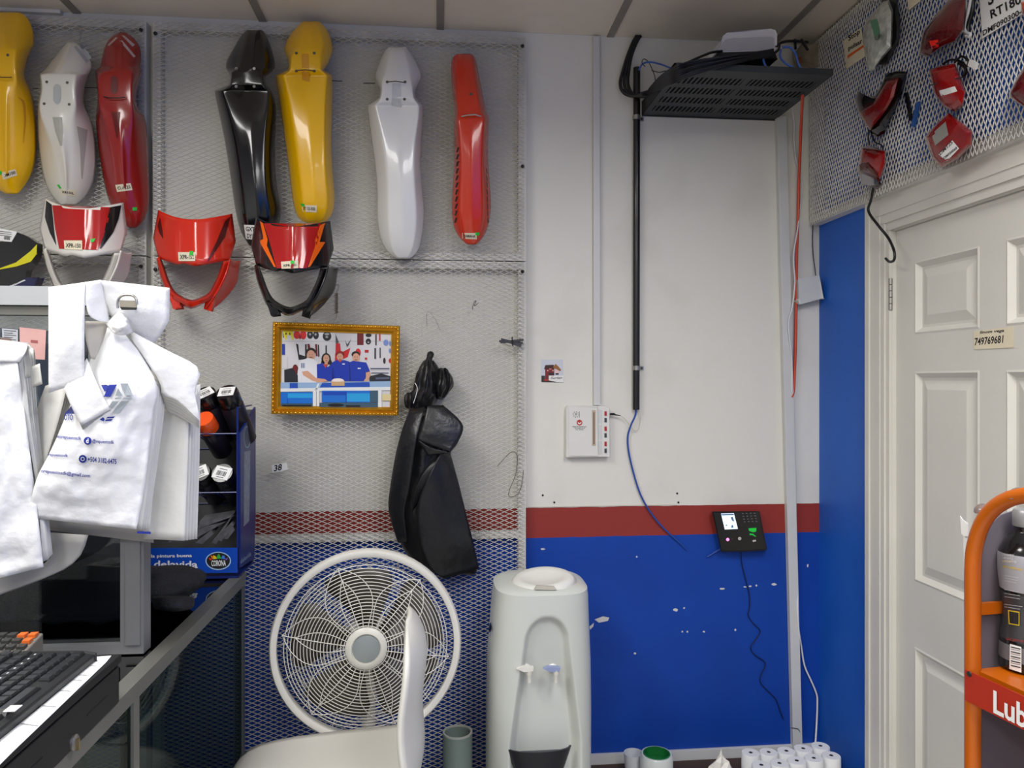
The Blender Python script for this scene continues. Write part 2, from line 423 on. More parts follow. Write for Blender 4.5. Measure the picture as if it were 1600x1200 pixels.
# ================================================================ door on the right wall
XF = XR+.012                                        # door face
door = thing('door_1', None, None, (XF, y_in, 0)); tag(door, kind='structure')
M_door = M('door_paint', (216, 214, 206), .38, var=.05, vscale=3, bump=.03, bscale=40)
def py_(px): return WX(px, 600, XF).y
def pz_(px, y): return WX(px, y, XF).z
c1a, c1b = py_(1429), py_(1531); c2a = py_(1572); c2b = c2a-(c1a-c1b)
dy0, dy1 = y_in-.003, y_far+.003
rows = [(pz_(1428, 523), pz_(1428, 409)), (pz_(1433, 909), pz_(1430, 580)), (.24, pz_(1433, 1012))]
zs = [0.006, rows[2][0], rows[2][1], rows[1][0], rows[1][1], rows[0][0], rows[0][1], z_door-.004]
lf = MB()
for (p, q) in ((dy0, c1a), (c1b, c2a), (c2b, dy1)):
    lf.box((XF, q, zs[0]), (XF+.04, p, zs[7]))
for (p, q) in ((zs[0], zs[1]), (zs[2], zs[3]), (zs[4], zs[5]), (zs[6], zs[7])):
    for (u, v) in ((c1a, c1b), (c2a, c2b)): lf.box((XF, v, p), (XF+.04, u, q))
lf.build('leaf', M_door, door)
for (z0, z1) in rows:
    for (u, v) in ((c1a, c1b), (c2a, c2b)):
        m = MB(); lv = [(0, 0), (.006, -.002), (.012, .004), (.02, .012), (.028, .012), (.055, .003), (.06, .003)]
        rr = []
        for ins, dp in lv:
            rr.append([Vector((XF+dp, u-ins, z0+ins)), Vector((XF+dp, v+ins, z0+ins)), Vector((XF+dp, v+ins, z1-ins)), Vector((XF+dp, u-ins, z1-ins))])
        m.loft(rr, close=True, cap1=True); m.build('door_panel', M_door, door)
# casing
def casing(name, y0, y1, z0, z1, par):
    m = MB(); m.box((XR-.012, y0, z0), (XR, y1, z1)); return m.build(name, M_door, par)
fr = thing('door_2', None, None, (XR, y_in, 0)); fr.name = 'trim_1'; ORG['trim_1'] = ORG.get('door_2'); tag(fr, kind='structure')
cw = y_out-y_in
for k, (f0, f1, th) in enumerate(((0, .16, .010), (.16, .34, .016), (.34, .8, .019), (.8, 1, .024))):
    a, b = y_in+cw*f0, y_in+cw*f1
    MB().box((XR-th, a, 0), (XR, b, z_door+cw*1.35*f0+.001)).build('side_moulding', M_door, fr)
    MB().box((XR-th, y_far-.05, z_door+cw*1.35*f0), (XR, b, z_door+cw*1.35*f1)).build('head_moulding', M_door, fr)
MB().box((XR-.001, y_in-.0025, 0), (XR+.06, y_in+.002, z_door)).build('jamb', M_door, fr)
MB().box((XR-.001, y_far, z_door-.003), (XR+.06, y_in, z_door+.002)).build('head_jamb', M_door, fr)
# hinge
hz = pz_(1392, 461)
hg = MB()
for k in range(5):
    hg.lathe((XR-.006, y_in-.001, hz-.05+k*.02), (0,0,1), [(0,.0052),(.0005,.0062),(.0185,.0062),(.019,.0052)], 10)
hg.build('hinge', M_steel, door, smooth=40)
# taped phone note on the door
nt_ = thing('note', 'cream paper note with a handwritten number taped to the door', 'note', (XF-.001, py_(1522), pz_(1522, 545)))
XN = XF-.0012
q = [WX(1521, 518, XN), WX(1584, 510, XN), WX(1584, 543, XN), WX(1522, 546, XN)]
MB().prism(q, (-.0006, 0, 0)).build('paper', M_paper, nt_)
m = MB(); XT = XN-.0009
text_quad(m, '749769681', WX(1523, 540, XT), WX(1568, 536, XT), WX(1523, 528, XT), .1)
text_quad(m, 'linom vega', WX(1531, 523, XT), WX(1569, 520, XT), WX(1531, 517, XT), .2)
m.build('handwriting', M_ink, nt_)
# black hook of bent cable hanging over the casing
hk = [(1366,285,.055),(1361,312,.055),(1357,330,.055),(1372,352,.05),(1388,372,.036),(1397,392,.05),(1397,406,.05),(1390,409,.04),(1384,404,.03)]
pts = [WX(x, y, XR-dp) for x, y, dp in cr(hk, 6)]
o = MB().tube(pts, .0042, 8).build('cable_hook', M_black, smooth=80); tag(o, 'black bent cable hook hanging over the top corner of the door casing', 'hook')

# ================================================================ mudguards hanging on the mesh
def plastic(name, col, rough=.22): return M(name, col, rough, coat=.4, var=.03, vscale=4)
def fender(label, mat, rows, group='motorcycle mudguards on the wall mesh'):
    """rows: (y, left edge, plate left, plate right, right edge, edge depth, plate depth, ridge)"""
    yb = rows[-1]; base = W((yb[1]+yb[4])/2, yb[0], MY-.05)
    t = thing('motorcycle_mudguard', label, 'mudguard', base, group)
    m = MB(); R = []; RW = []
    for i, r in enumerate(rows):                # hold the corners where the outline jumps
        if 0 < i:
            p = rows[i-1]; jump = abs(r[1]-p[1])+abs(r[4]-p[4])
            if jump > 1.3*(r[0]-p[0]) and 2 < i < len(rows)-2:
                RW.append(tuple(lerp(p[k], r[k], .12) for k in range(8))); RW.append(tuple(lerp(p[k], r[k], .88) for k in range(8)))
        RW.append(r)
    for (y, xl, pl, pr, xr, de, dp, rg) in RW:
        c = (pl+pr)/2
        pts = [(xl, de), (lerp(xl, pl, .35), lerp(de, dp, .55)), (lerp(xl, pl, .85), lerp(de, dp, .95)), (pl, dp), (lerp(pl, c, .6), dp+rg*.45), (c, dp+rg), (lerp(pr, c, .6), dp+rg*.45), (pr, dp),
               (lerp(xr, pr, .85), lerp(de, dp, .95)), (lerp(xr, pr, .35), lerp(de, dp, .55)), (xr, de)]
        R.append([W(x, y, MY-.012-d) for x, d in pts])
    m.loft(R)
    o = m.build('shell', mat, t, smooth=180)
    mod(o, 'SUBSURF', levels=2, render_levels=2); mod(o, 'SOLIDIFY', thickness=.003, offset=-1)
    return t, o
def holes(t, s, pts, mat=None, r=2.4):
    for x, y in pts:
        m = MB(); s.disc(m, (x, y), r, r*.95, 10, .0008); m.build('bolt_hole', mat or M('bolt_hole_grey', (92, 88, 80), .4, metal=.3), t)
def sticker(t, s, q, txt=None, green=None, mat=None):
    m = MB(); s.quad(m, q, 4, 3, .0012); p = m.build('price_label', mat or M_paper, t)
    if txt:
        m = MB(); b0 = q[3]; b1 = q[2]; t0 = q[0]
        def L(u, v): return (b0[0]+(b1[0]-b0[0])*u+(t0[0]-b0[0])*v, b0[1]+(b1[1]-b0[1])*u+(t0[1]-b0[1])*v)
        s.text(m, txt, L(.08, .28), L(.92, .28), L(.08, .72)); m.build('handwriting', M_ink, p)
    if green:
        m = MB(); s.quad(m, green, 2, 2, .0018); m.build('green_dot', M_greendot, t)
def tie(t, pts, mat=None, r=.0016):       # cable tie or wire, (px, py, depth)
    MB().tube([W(x, y, MY-.012-d) for x, y, d in pts], r, 6).build('cable_tie', mat or M_black, t, smooth=80)
M_yel = plastic('yellow_plastic', (242, 186, 0), .3); M_wht = plastic('white_plastic', (226, 226, 224), .25)
M_dred = plastic('dark_red_plastic', (150, 26, 22), .2); M_blk = plastic('black_fender_plastic', (10, 11, 14), .16)
M_ored = plastic('orange_red_plastic', (210, 50, 20), .22)
M_slot = M('slot_shadow', (40, 36, 32), .8, var=0)

t, o = fender('yellow mudguard cut off by the left edge of the photo', M_yel, [
 (19,-16,-8,20,30,.03,.035,0),(26,-32,-16,24,44,.03,.05,.004),(50,-40,-10,20,53,.03,.08,.014),(68,-40,-8,22,54,.03,.105,.014),(74,-39,-9,23,52,.03,.112,.008),(78,-38,-9,23,48,.03,.122,0),
 (96,-34,-8,22,42,.03,.122,0),(116,-28,-8,24,37,.03,.12,0),(126,-30,-8,26,40,.028,.115,.002),(146,-38,-2,20,51,.02,.11,.01),(190,-44,0,18,57,.015,.10,.016),(240,-44,2,17,57,.015,.09,.016),(270,-36,4,16,52,.015,.075,.01),(292,-12,4,18,38,.02,.05,.003),(303,10,14,22,28,.03,.035,0)])
s = Surf(o); holes(t, s, [(12, 86)]); sticker(t, s, [(2,270),(24,264),(27,274),(5,281)], 'DM100', [(-3,268),(2,267),(3,272),(-2,274)]); tie(t, [(-6,119,.13),(4,121,.135),(17,121,.133),(18,120,.11)])
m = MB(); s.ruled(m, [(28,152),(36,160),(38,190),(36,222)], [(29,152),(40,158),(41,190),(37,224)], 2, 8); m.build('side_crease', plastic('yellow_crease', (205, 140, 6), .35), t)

t, o = fender('ivory white mudguard between the yellow and dark red ones', plastic('ivory_plastic', (218, 215, 204), .32), [
 (64,106,109,113,117,.03,.035,0),(84,90,104,112,138,.03,.065,.006),(104,73,92,104,146,.03,.09,.01),(112,66,86,104,143,.03,.105,.008),(116,62,64,116,140,.03,.118,.002),(122,62,64,117,137,.03,.122,0),
 (140,64,67,115,132,.03,.122,0),(158,60,62,118,130,.03,.12,0),(172,59,62,117,134,.028,.115,.004),(188,59,66,112,144,.02,.11,.012),(220,59,80,112,150,.015,.10,.02),(262,64,94,111,151,.015,.085,.016),(290,71,97,109,145,.015,.07,.01),(310,84,99,110,132,.02,.05,.003),(320,96,101,108,118,.03,.035,0)])
s = Surf(o); holes(t, s, [(73,128),(105,129),(69,162),(108,163)])
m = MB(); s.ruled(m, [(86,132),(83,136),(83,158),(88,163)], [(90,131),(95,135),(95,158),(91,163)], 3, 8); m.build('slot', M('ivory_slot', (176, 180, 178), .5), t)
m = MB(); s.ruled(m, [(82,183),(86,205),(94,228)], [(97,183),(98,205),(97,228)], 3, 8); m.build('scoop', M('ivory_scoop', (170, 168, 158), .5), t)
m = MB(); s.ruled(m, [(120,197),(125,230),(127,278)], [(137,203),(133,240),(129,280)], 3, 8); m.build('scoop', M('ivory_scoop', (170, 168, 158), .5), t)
for a, b in (((117,72),(138,97)), ((127,70),(142,92))):
    m = MB(); s.quad(m, [(a[0]-2,a[1]+1),(a[0]+2,a[1]-1),(b[0]+1,b[1]-2),(b[0]-3,b[1]+2)], 2, 4); m.build('vent_slot', M('ivory_slot', (176, 180, 178), .5), t)
sticker(t, s, [(94,295),(119,297),(118,307),(95,304)], 'XR150L', [(89,289),(92,288),(96,294),(93,295)]); tie(t, [(51,139,.012),(60,138,.03)], r=.0012); tie(t, [(132,137,.03),(151,137,.012)], r=.0012)

t, o = fender('dark red mudguard hanging leftmost panel, beside the ivory one', M_dred, [
 (50,186,188,193,196,.03,.035,0),(58,172,182,196,209,.03,.055,.004),(72,163,182,196,219,.03,.07,.012),(88,160,181,197,221,.03,.085,.012),(104,157,180,198,219,.03,.105,.01),(110,149,170,204,222,.03,.115,.004),(115,148,152,206,222,.03,.122,0),
 (140,152,154,205,214,.03,.122,0),(162,152,155,206,212,.03,.12,0),(174,150,158,207,220,.025,.115,.005),(188,149,165,206,230,.02,.11,.012),(230,153,177,201,231,.015,.10,.02),(285,162,187,199,233,.015,.085,.016),(318,170,190,204,234,.015,.07,.008),(344,187,198,214,227,.02,.05,.003),(356,201,205,210,214,.03,.035,0)])
s = Surf(o)
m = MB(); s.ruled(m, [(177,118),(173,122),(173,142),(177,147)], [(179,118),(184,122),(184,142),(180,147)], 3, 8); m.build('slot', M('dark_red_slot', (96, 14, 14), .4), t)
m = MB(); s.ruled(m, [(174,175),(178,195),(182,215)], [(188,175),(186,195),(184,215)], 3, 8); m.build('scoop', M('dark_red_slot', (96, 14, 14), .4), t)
for q in ([(190,55),(195,56),(211,70),(207,73)], [(187,64),(191,63),(212,88),(209,90)], [(181,58),(184,59),(170,72),(168,70)]):
    m = MB(); s.quad(m, q, 2, 4); m.build('vent_slot', M('vent_pale', (196, 172, 166), .5), t)
sticker(t, s, [(180,289),(204,286),(207,297),(183,300)], 'CBF125', [(207,324),(214,324),(214,329),(207,329)]); tie(t, [(162,151,.125),(170,153,.132),(186,153,.132),(196,152,.128)]); 

t, o = fender('long black mudguard with a white tag at its lower end', M_blk, [
 (47,386,392,404,410,.03,.035,0),(54,377,388,408,416,.025,.06,.004),(74,366,384,410,424,.02,.085,.01),(95,353,380,412,430,.02,.10,.012),(106,353,374,412,430,.02,.108,.006),(113,357,363,408,424,.03,.112,0),(121,360,362,411,414,.05,.114,-.004),(132,358,361,411,416,.05,.114,-.006),
 (138,346,356,415,421,.045,.108,-.016),(142,335,348,420,424,.03,.10,-.016),(158,338,354,420,431,.02,.10,-.01),(185,344,362,416,432,.015,.10,.006),(222,352,372,412,429,.012,.098,.012),(296,363,382,414,431,.012,.09,.012),(318,366,384,418,440,.012,.085,.01),(346,371,386,420,439,.012,.075,.008),(368,378,390,412,428,.015,.055,.003),(384,390,393,400,406,.03,.035,0)])
s = Surf(o); holes(t, s, [(369,107),(397,107),(369,135),(397,135)], M('bolt_chrome', (196, 194, 188), .3, metal=.4))
m = MB(); s.quad(m, [(381,351),(399,352),(397,375),(384,373)], 4, 4); p = m.build('price_label', M_wpaper, t)
m = MB(); s.text(m, 'GXT', (384,361), (398,362), (384,354)); s.text(m, 'DY1-', (386,372), (398,373), (386,365)); m.build('handwriting', M_ink, p)

t, o = fender('bright yellow mudguard right of the black one', M_yel, [
 (33,474,480,492,498,.03,.035,0),(41,464,476,496,508,.025,.06,.004),(58,450,472,502,517,.02,.085,.008),(73,444,470,503,520,.02,.10,.01),(80,444,462,500,520,.02,.108,.006),(88,448,455,500,517,.03,.112,0),(100,452,455,500,513,.035,.114,-.004),(109,450,454,501,506,.045,.114,-.006),
 (114,440,450,506,513,.045,.108,-.014),(118,430,444,510,519,.03,.10,-.016),(140,434,450,508,520,.02,.10,-.01),(170,438,456,506,519,.015,.10,.006),(230,447,464,506,517,.012,.098,.01),(285,454,472,508,521,.012,.09,.01),(305,456,474,510,524,.012,.085,.01),(330,460,476,510,522,.012,.07,.008),(344,468,480,504,514,.02,.05,.003),(349,480,485,496,502,.03,.035,0)])
s = Surf(o); holes(t, s, [(463,83),(491,83),(463,111),(491,111)]); sticker(t, s, [(471,320),(495,321),(495,332),(473,331)], 'XT 125-2020', [(469,318),(475,318),(476,323),(471,322)])
tie(t, [(464,110,.128),(478,109,.134),(490,111,.128)]); tie(t, [(518,126,.03),(535,127,.012)])
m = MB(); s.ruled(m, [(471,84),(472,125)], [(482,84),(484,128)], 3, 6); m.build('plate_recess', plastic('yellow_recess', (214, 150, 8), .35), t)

t, o = fender('white mudguard with black cable tie, left of the orange-red one', M_wht, [
 (73,608,614,626,634,.03,.035,0),(80,600,611,632,640,.025,.06,.004),(102,591,606,636,654,.02,.085,.008),(119,585,602,638,660,.02,.10,.01),(125,587,598,640,657,.02,.108,.006),(132,592,597,643,653,.03,.112,0),(142,595,597,644,648,.04,.114,-.004),(153,592,595,646,649,.045,.114,-.006),
 (160,582,592,650,656,.045,.108,-.014),(165,574,587,654,661,.03,.10,-.016),(185,576,592,654,661,.02,.10,-.01),(210,579,598,648,659,.015,.10,.006),(262,587,606,646,656,.012,.098,.01),(303,590,608,648,661,.012,.09,.01),(332,588,608,650,664,.012,.085,.01),(370,592,610,648,660,.012,.07,.008),(394,604,614,642,654,.02,.05,.003),(404,620,624,634,640,.03,.035,0)])
s = Surf(o); holes(t, s, [(605,128),(633,128),(605,155),(632,155)]); tie(t, [(605,128,.125),(618,127,.134),(633,129,.125)]); tie(t, [(568,130,.012),(586,130,.03)])
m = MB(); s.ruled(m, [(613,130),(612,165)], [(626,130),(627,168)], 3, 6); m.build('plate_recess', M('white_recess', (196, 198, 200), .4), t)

t, o = fender('slim orange-red mudguard with slotted sides at the right end of the row', M_ored, [
 (84,714,718,730,736,.03,.035,0),(90,706,715,736,743,.025,.055,.004),(104,704,714,739,746,.02,.075,.006),(140,706,714,744,753,.02,.095,.006),(165,710,716,748,758,.02,.105,.004),(176,711,717,750,760,.03,.108,0),(181,710,716,755,764,.03,.122,0),(190,710,716,756,764,.025,.122,0),
 (208,709,718,754,763,.02,.118,.006),(250,711,721,752,762,.015,.11,.008),(292,707,720,752,766,.015,.10,.008),(327,705,720,752,768,.015,.088,.008),(355,708,722,750,763,.018,.07,.005),(372,717,726,746,755,.02,.05,.002),(382,730,733,740,744,.03,.035,0)])
s = Surf(o); tie(t, [(721,182,.126),(730,180,.132),(742,179,.134),(752,182,.128)], M_steel, .0022); holes(t, s, [(736,147)])
sticker(t, s, [(722,364),(745,364),(745,374),(722,373)], 'YAMAHA', [(743,363),(749,363),(749,368),(743,368)])
for k in range(11):
    y = 230+k*11; x0 = lerp(710, 707, k/10); 
    m = MB(); s.quad(m, [(x0+5,y),(x0+8,y),(x0+5,y+8),(x0+2.6,y+8)], 1, 3); m.build('side_slot', M_slot, t)
    if k > 2:
        m = MB(); s.quad(m, [(lerp(760,764,k/10)-2,y),(lerp(760,764,k/10)-1,y),(lerp(762,764,k/10)-.5,y+8),(lerp(762,764,k/10)-1.8,y+8)], 1, 3); m.build('side_slot', M_slot, t)

# ================================================================ headlight masks
def mask(label, ox, oy, sc, mat, decals, lab, green, off=0):
    def q(x, y): return (ox+(x-247)*sc, oy+(y-328)*sc)
    def dep(x, y):                       # depth in front of the mesh from template coordinates
        u = (x-305)/62.0; v = (y-328)/80.0
        return off + .035 + .095*(1-u*u) + .018*min(max(v, 0), 1.1) - (.05*max(v-1, 0))
    def P(x, y, dd=0): a = q(x, y); return W(a[0], a[1], MY-.012-dep(x, y)-dd)
    b = q(300, 485); t = thing('headlight_mask', label, 'headlight mask', W(b[0], b[1], MY-.05), 'motorcycle headlight masks on the wall mesh')
    # shield: ruled between the top edge and the brow above the lamp opening
    top = cr([(247,328),(257,333),(272,338.5),(290,342),(304,342.6),(318,342),(342,338),(363,334)], 3)
    bot = cr([(247,402),(254,406),(266,410),(277,413.5),(286,411.5),(296,414),(306,416),(320,413.5),(349,408),(359,407)], 3)
    n = 22
    def samp(Pl, tt):
        x = tt*(len(Pl)-1); i = min(int(x), len(Pl)-2); f = x-i; return (lerp(Pl[i][0], Pl[i+1][0], f), lerp(Pl[i][1], Pl[i+1][1], f))
    rows = []
    for j in range(13):
        v = j/12; rr = []
        for i in range(n+1):
            a = samp(top, i/n); c = samp(bot, i/n); bul = v/.6 if v < .6 else (1-v)/.4
            x = lerp(a[0], c[0], v); y = lerp(a[1], c[1], v)
            x += (i/n-.5)*2*8*bul                 # sides swell in the middle
            rr.append(P(x, y, .004*math.exp(-((x-305)/3.0)**2)))
        rows.append(rr)
    sh = MB().loft(rows).build('shield', mat, t, smooth=50); mod(sh, 'SOLIDIFY', thickness=.0035, offset=-1)
    # ring below the shield: inner (opening) and outer line, left round to right
    inn = [(249,402),(256,420),(263,440),(272,456),(286,466),(300,470.5),(313,467),(327,459),(336,444),(344,426),(349,409)]
    out = [(246,404),(250,425),(257,446),(266,466),(282,473),(298,481),(318,473),(334,466),(346,446),(354,428),(361,408)]
    inn = cr(inn, 3); out = cr(out, 3)
    rows = [[P(a[0], a[1], -.010), P(lerp(a[0], b_[0], .25), lerp(a[1], b_[1], .25), .006), P(lerp(a[0], b_[0], .7), lerp(a[1], b_[1], .7), .004), P(b_[0], b_[1], -.012)] for a, b_ in zip(inn, out)]
    rg = MB().loft(rows).build('lamp_surround', mat, t, smooth=50); mod(rg, 'SOLIDIFY', thickness=.004, offset=-1)
    # side arm on the right: broad folded panel
    def S(x, y, d): a = q(x, y); return W(a[0], a[1], MY-.012-d-off)
    A = [(360,405,.10),(356,420,.10),(350,436,.105),(340,456,.105),(326,476,.10),(322,484,.09)]
    B = [(368,408,.05),(364,424,.06),(360,438,.06),(350,456,.06),(336,474,.06),(328,485,.06)]
    C = [(376,408,.02),(374,418,.02),(370,442,.02),(356,462,.03),(343,475,.04),(331,484,.05)]
    rows = [cr([a, b_, c], 4) for a, b_, c in zip(cr(A, 4), cr(B, 4), cr(C, 4))]
    ar = MB().loft([[S(*p) for p in r] for r in rows]).build('side_arm', mat, t, smooth=45); mod(ar, 'SOLIDIFY', thickness=.004, offset=-1)
    A = [(248,404,.07),(250,425,.075),(257,446,.08),(264,464,.085),(270,482,.08)]; B = [(252,412,.03),(257,428,.04),(264,446,.05),(272,462,.06),(283,481,.07)]
    ar = MB().loft([[S(*p) for p in cr([a, (lerp(a[0], b_[0], .4)-1, lerp(a[1], b_[1], .4), a[2]), b_], 3)] for a, b_ in zip(cr(A, 4), cr(B, 4))]).build('side_arm', mat, t, smooth=45); mod(ar, 'SOLIDIFY', thickness=.004, offset=-1)
    for ft in ([(264,460,.09),(275,465,.10),(281,472,.10),(283,481,.095),(272,482,.09)], [(322,472,.10),(335,464,.10),(333,476,.095),(329,485,.09),(320,482,.09)]):
        f_ = MB().prism([S(*p) for p in ft], (0, .02, 0)).build('foot', mat, t); bevel(f_, .003)
    for hx in (275, 335):
        a = P(hx, 345, -.006); MB().tube([a, Vector((a.x, MY-.004, a.z+.004))], .0014, 6).build('hanging_wire', M_steel, t)
    s = Surf(sh)
    for nm, dm, Aq, Bq in decals:
        m = MB(); s.ruled(m, [q(*p) for p in Aq], [q(*p) for p in Bq], 28, 14, .002); m.build(nm, dm, t, smooth=60)
    m = MB(); s.quad(m, [q(*p) for p in lab], 4, 3, .0026); p = m.build('price_label', M_paper, t)
    l = [q(*x) for x in lab]; m = MB(); s.text(m, 'XPR-150', (l[3][0]+2, l[3][1]-3), (l[2][0]-2, l[2][1]-3), (l[3][0]+2, l[0][1]+4), 0, .0032); m.build('handwriting', M_ink, p)
    m = MB(); s.quad(m, [q(*p) for p in green], 2, 2, .0034); m.build('green_dot', M_greendot, t)
    return t
M_dk = M('black_decal', (22, 20, 24), .25, coat=.3, var=.05); M_rd = M('red_decal', (176, 24, 22), .2, coat=.5, var=.04); M_og = M('orange_decal', (240, 104, 16), .3, var=.04)
lab = [(278,394),(305,394),(305,408),(279,408)]; grn = [(296,392),(302,392),(302,399),(296,399)]
mask('red headlight mask with dark side scoops, in the middle of three', 247, 328, 1.0, plastic('red_mask_plastic', (212, 44, 24), .2), [
  ('dark_scoop', M('dark_scoop', (86, 14, 14), .3), [(246,352),(249,364),(255,374)], [(250,340),(254,362),(255,376)]),
  ('dark_scoop', M('dark_scoop', (86, 14, 14), .3), [(341,372),(332,390),(324,408)], [(356,352),(352,370),(326,408)]),
  ('dark_scoop', M('dark_scoop', (86, 14, 14), .3), [(352,345),(344,364),(340,374)], [(360,338),(354,362),(346,376)])], lab, grn)
mask('black headlight mask with red centre and orange flashes', 400, 339, 1.0, plastic('black_mask_plastic', (18, 18, 20), .25), [
  ('red_panel', M_rd, [(259,338),(268,366),(279,408)], [(348,338),(344,366),(326,408)]),
  ('orange_flash', M_og, [(253,334),(259,362),(252,366),(275,406)], [(258,338),(266,366),(263,370),(278,406)]),
  ('orange_flash', M_og, [(347,341),(339,366),(340,372),(328,407)], [(355,337),(346,368),(356,366),(332,405)])],
  [(286,398),(313,396),(313,408),(287,409)], [(301,396),(307,396),(307,401),(301,401)], .085)
mask('white headlight mask with a red centre and black side strips', 70, 310, 1.06, plastic('white_mask_plastic', (222, 218, 210), .3), [
  ('red_panel', M_rd, [(258,338),(262,372),(268,402)], [(345,341),(338,372),(326,404)]),
  ('black_strip', M_dk, [(249,331),(247,356),(254,378),(263,396)], [(257,337),(259,356),(261,378),(264,397)]),
  ('black_strip', M_dk, [(343,341),(338,362),(333,384),(328,402)], [(360,338),(356,358),(348,378),(330,402)])],
  [(275,390),(302,390),(302,404),(276,403)], [(314,388),(322,387),(319,392),(315,393)], .085)
# black and yellow fairing at the left edge
t = thing('motorcycle_fairing', 'black fairing piece with a yellow stripe at the left edge', 'fairing', W(20, 447, -.12))
def slab(pts, Y, th): return MB().prism([W(x, y, Y) for x, y in pts], (0, th, 0))
o = slab([(-30,376),(17,378),(27,363),(44,370),(59,380),(59,390),(57,399),(51,411),(42,421),(40,432),(38,447),(-30,447)], -.14, .03).build('body', M_blk, t); bevel(o, .008, 3)
o = slab([(-30,424),(0,419),(25,410),(48,392),(57.5,382),(57,397),(48,409),(25,416.5),(0,421),(-30,428)], -.1425, .004).build('yellow_stripe', plastic('lime_yellow', (214, 206, 10), .3), t); bevel(o, .001)
o = slab([(-10,447),(22,445),(42,435),(60,434),(55,447),(50,452),(-10,454)], -.15, .03).build('blue_tip', plastic('navy_plastic', (14, 18, 70), .25), t); bevel(o, .003)
o = slab([(14,447),(38,437),(40,438),(20,447)], -.1515, .002).build('white_line', M_wht, t)
p = slab([(-30,354),(0,357),(27,362),(18,378),(-30,372)], -.1425, .002).build('price_label', M_wpaper, t)
m = MB()
for k in range(6): m.flat([W(x, y, -.1434) for x, y in ((7+k*1.6,369+k*.2),(8+k*1.6,369+k*.2),(7+k*1.6,374+k*.2),(6+k*1.6,374+k*.2))])
for y in (361, 364, 367): m.flat([W(x, yy, -.1434) for x, yy in ((-8,y-1),(18,y+2),(18,y+2.7),(-8,y-.2))])
m.build('printed_lines', M_ink, p)

# ================================================================ framed photograph
YF = MY-.028
t = thing('picture_frame', 'gold beaded picture frame holding a group photo, hung by a spring', 'picture frame', W(525, 650, YF))
FQ = [(427,503),(625,509.5),(622.5,649.5),(424,647)]
TL, TR, BR, BL = [W(x, y, YF) for x, y in FQ]
TL.y -= .004; TR.y -= .004
def fq(u, v, d=0):              # u, v across the frame (0..1 from top left), d proud
    p = (TL*(1-u)+TR*u)*(1-v)+(BL*(1-u)+BR*u)*v; return p+Vector((0, -d, 0))
FW = (TR-TL).length; FH = (BL-TL).length
def ring(ins, d):
    u, v = ins/FW, ins/FH
    return [fq(u, v, d), fq(1-u, v, d), fq(1-u, 1-v, d), fq(u, 1-v, d)]
M_gold = M('gold_leaf', (206, 150, 36), .3, metal=.75, var=.12, vscale=30)
prof = [(0,-.012),(0,.004),(.003,.008),(.009,.008),(.011,.004),(.015,.006),(.019,.009),(.023,.006),(.027,.001),(.029,.001),(.030,-.004)]
m = MB(); m.loft([ring(i, d) for i, d in prof], close=True); m.loft([ring(0,-.012), ring(.03,-.012)], close=True)
m.build('moulding', M_gold, t)
bd = MB()
for (a, b, n) in ((0,1,30),(1,2,21),(2,3,30),(3,0,21)):
    R_ = ring(.006, .0085)
    for k in range(n):
        p = R_[a].lerp(R_[b % 4], (k+.5)/n); d = (R_[b % 4]-R_[a]).normalized()
        bd.sphere(p, .0036, 6, 5, (1.4 if abs(d.x) > .5 else 1, 1, 1.4 if abs(d.z) > .5 else 1))
bd.build('beading', M('gold_beads', (232, 180, 60), .22, metal=.75, var=.05), t, smooth=80)
# the printed picture: flat shapes laid one over the other, coordinates of a 1553x1200 enlargement
def pc(x, y, l):
    X, Y = 420+x/7.06, 490+y/7.06
    r = ray(X, Y); n = (TR-TL).cross(BL-TL).normalized(); p0 = fq(.5, .5, -.003+l*.00012)
    return EYE + r*((p0-EYE).dot(n)/r.dot(n))
PM = {}
pic_layers = []
def pp(col, *polys): pic_layers.append((col, polys))
def ell(cx, cy, rx, ry, n=14): return [(cx+rx*math.cos(2*math.pi*k/n), cy+ry*math.sin(2*math.pi*k/n)) for k in range(n)]
def rc(x0, y0, x1, y1): return [(x0, y0), (x1, y0), (x1, y1), (x0, y1)]
pp((212,210,212), [(125,165),(1380,200),(1370,1045),(115,1035)])
pp((196,194,196), rc(130,300,1360,312), rc(200,480,212,640), rc(140,600,330,612), rc(1120,620,1340,634))
pp((228,214,30), [(150,182),(265,186),(272,292),(255,290),(240,240),(205,236),(190,298),(172,270)])
pp((40,36,30), ell(190,222,8,14), ell(232,224,8,14), [(150,190),(170,270),(158,262)])
pp((206,34,34), ell(310,235,38,46), ell(380,235,36,50))
pp((150,20,24), ell(345,260,14,22))
pp((30,30,34), ell(455,235,34,44), ell(520,238,32,46), ell(642,250,48,52), ell(1100,240,34,20), ell(1098,308,30,34))
pp((150,150,152), ell(642,226,28,14), ell(640,258,16,12), ell(455,228,12,14), ell(516,230,12,14), ell(1098,316,12,10))
pp((28,28,30), [(300,330),(325,340),(335,450),(400,470),(400,340),(418,335),(420,500),(330,510)], [(625,350),(640,350),(640,440),(625,440)], [(540,345),(552,340),(560,470),(545,480)])
pp((110,22,28), [(425,335),(450,335),(460,390),(430,400)], [(510,340),(532,335),(540,470),(520,470)], rc(975,210,1045,345), ell(292,620,34,60))
pp((206,28,34), [(738,320),(785,330),(800,450),(735,460)], [(800,430),(900,378),(870,480),(820,500)], ell(985,430,30,46), [(732,440),(770,410),(770,520),(728,520)])
pp((80,80,84), [(735,222),(775,320),(738,330)], [(840,290),(865,340),(910,280),(880,350),(862,372)])
pp((40,40,44), rc(1165,380,1182,500), rc(1222,376,1234,490), rc(1175,230,1190,350), ell(1275,520,14,34))
pp((190,40,48), rc(1216,225,1232,300), rc(1058,400,1100,430), rc(1060,485,1085,510), ell(1340,520,18,26))
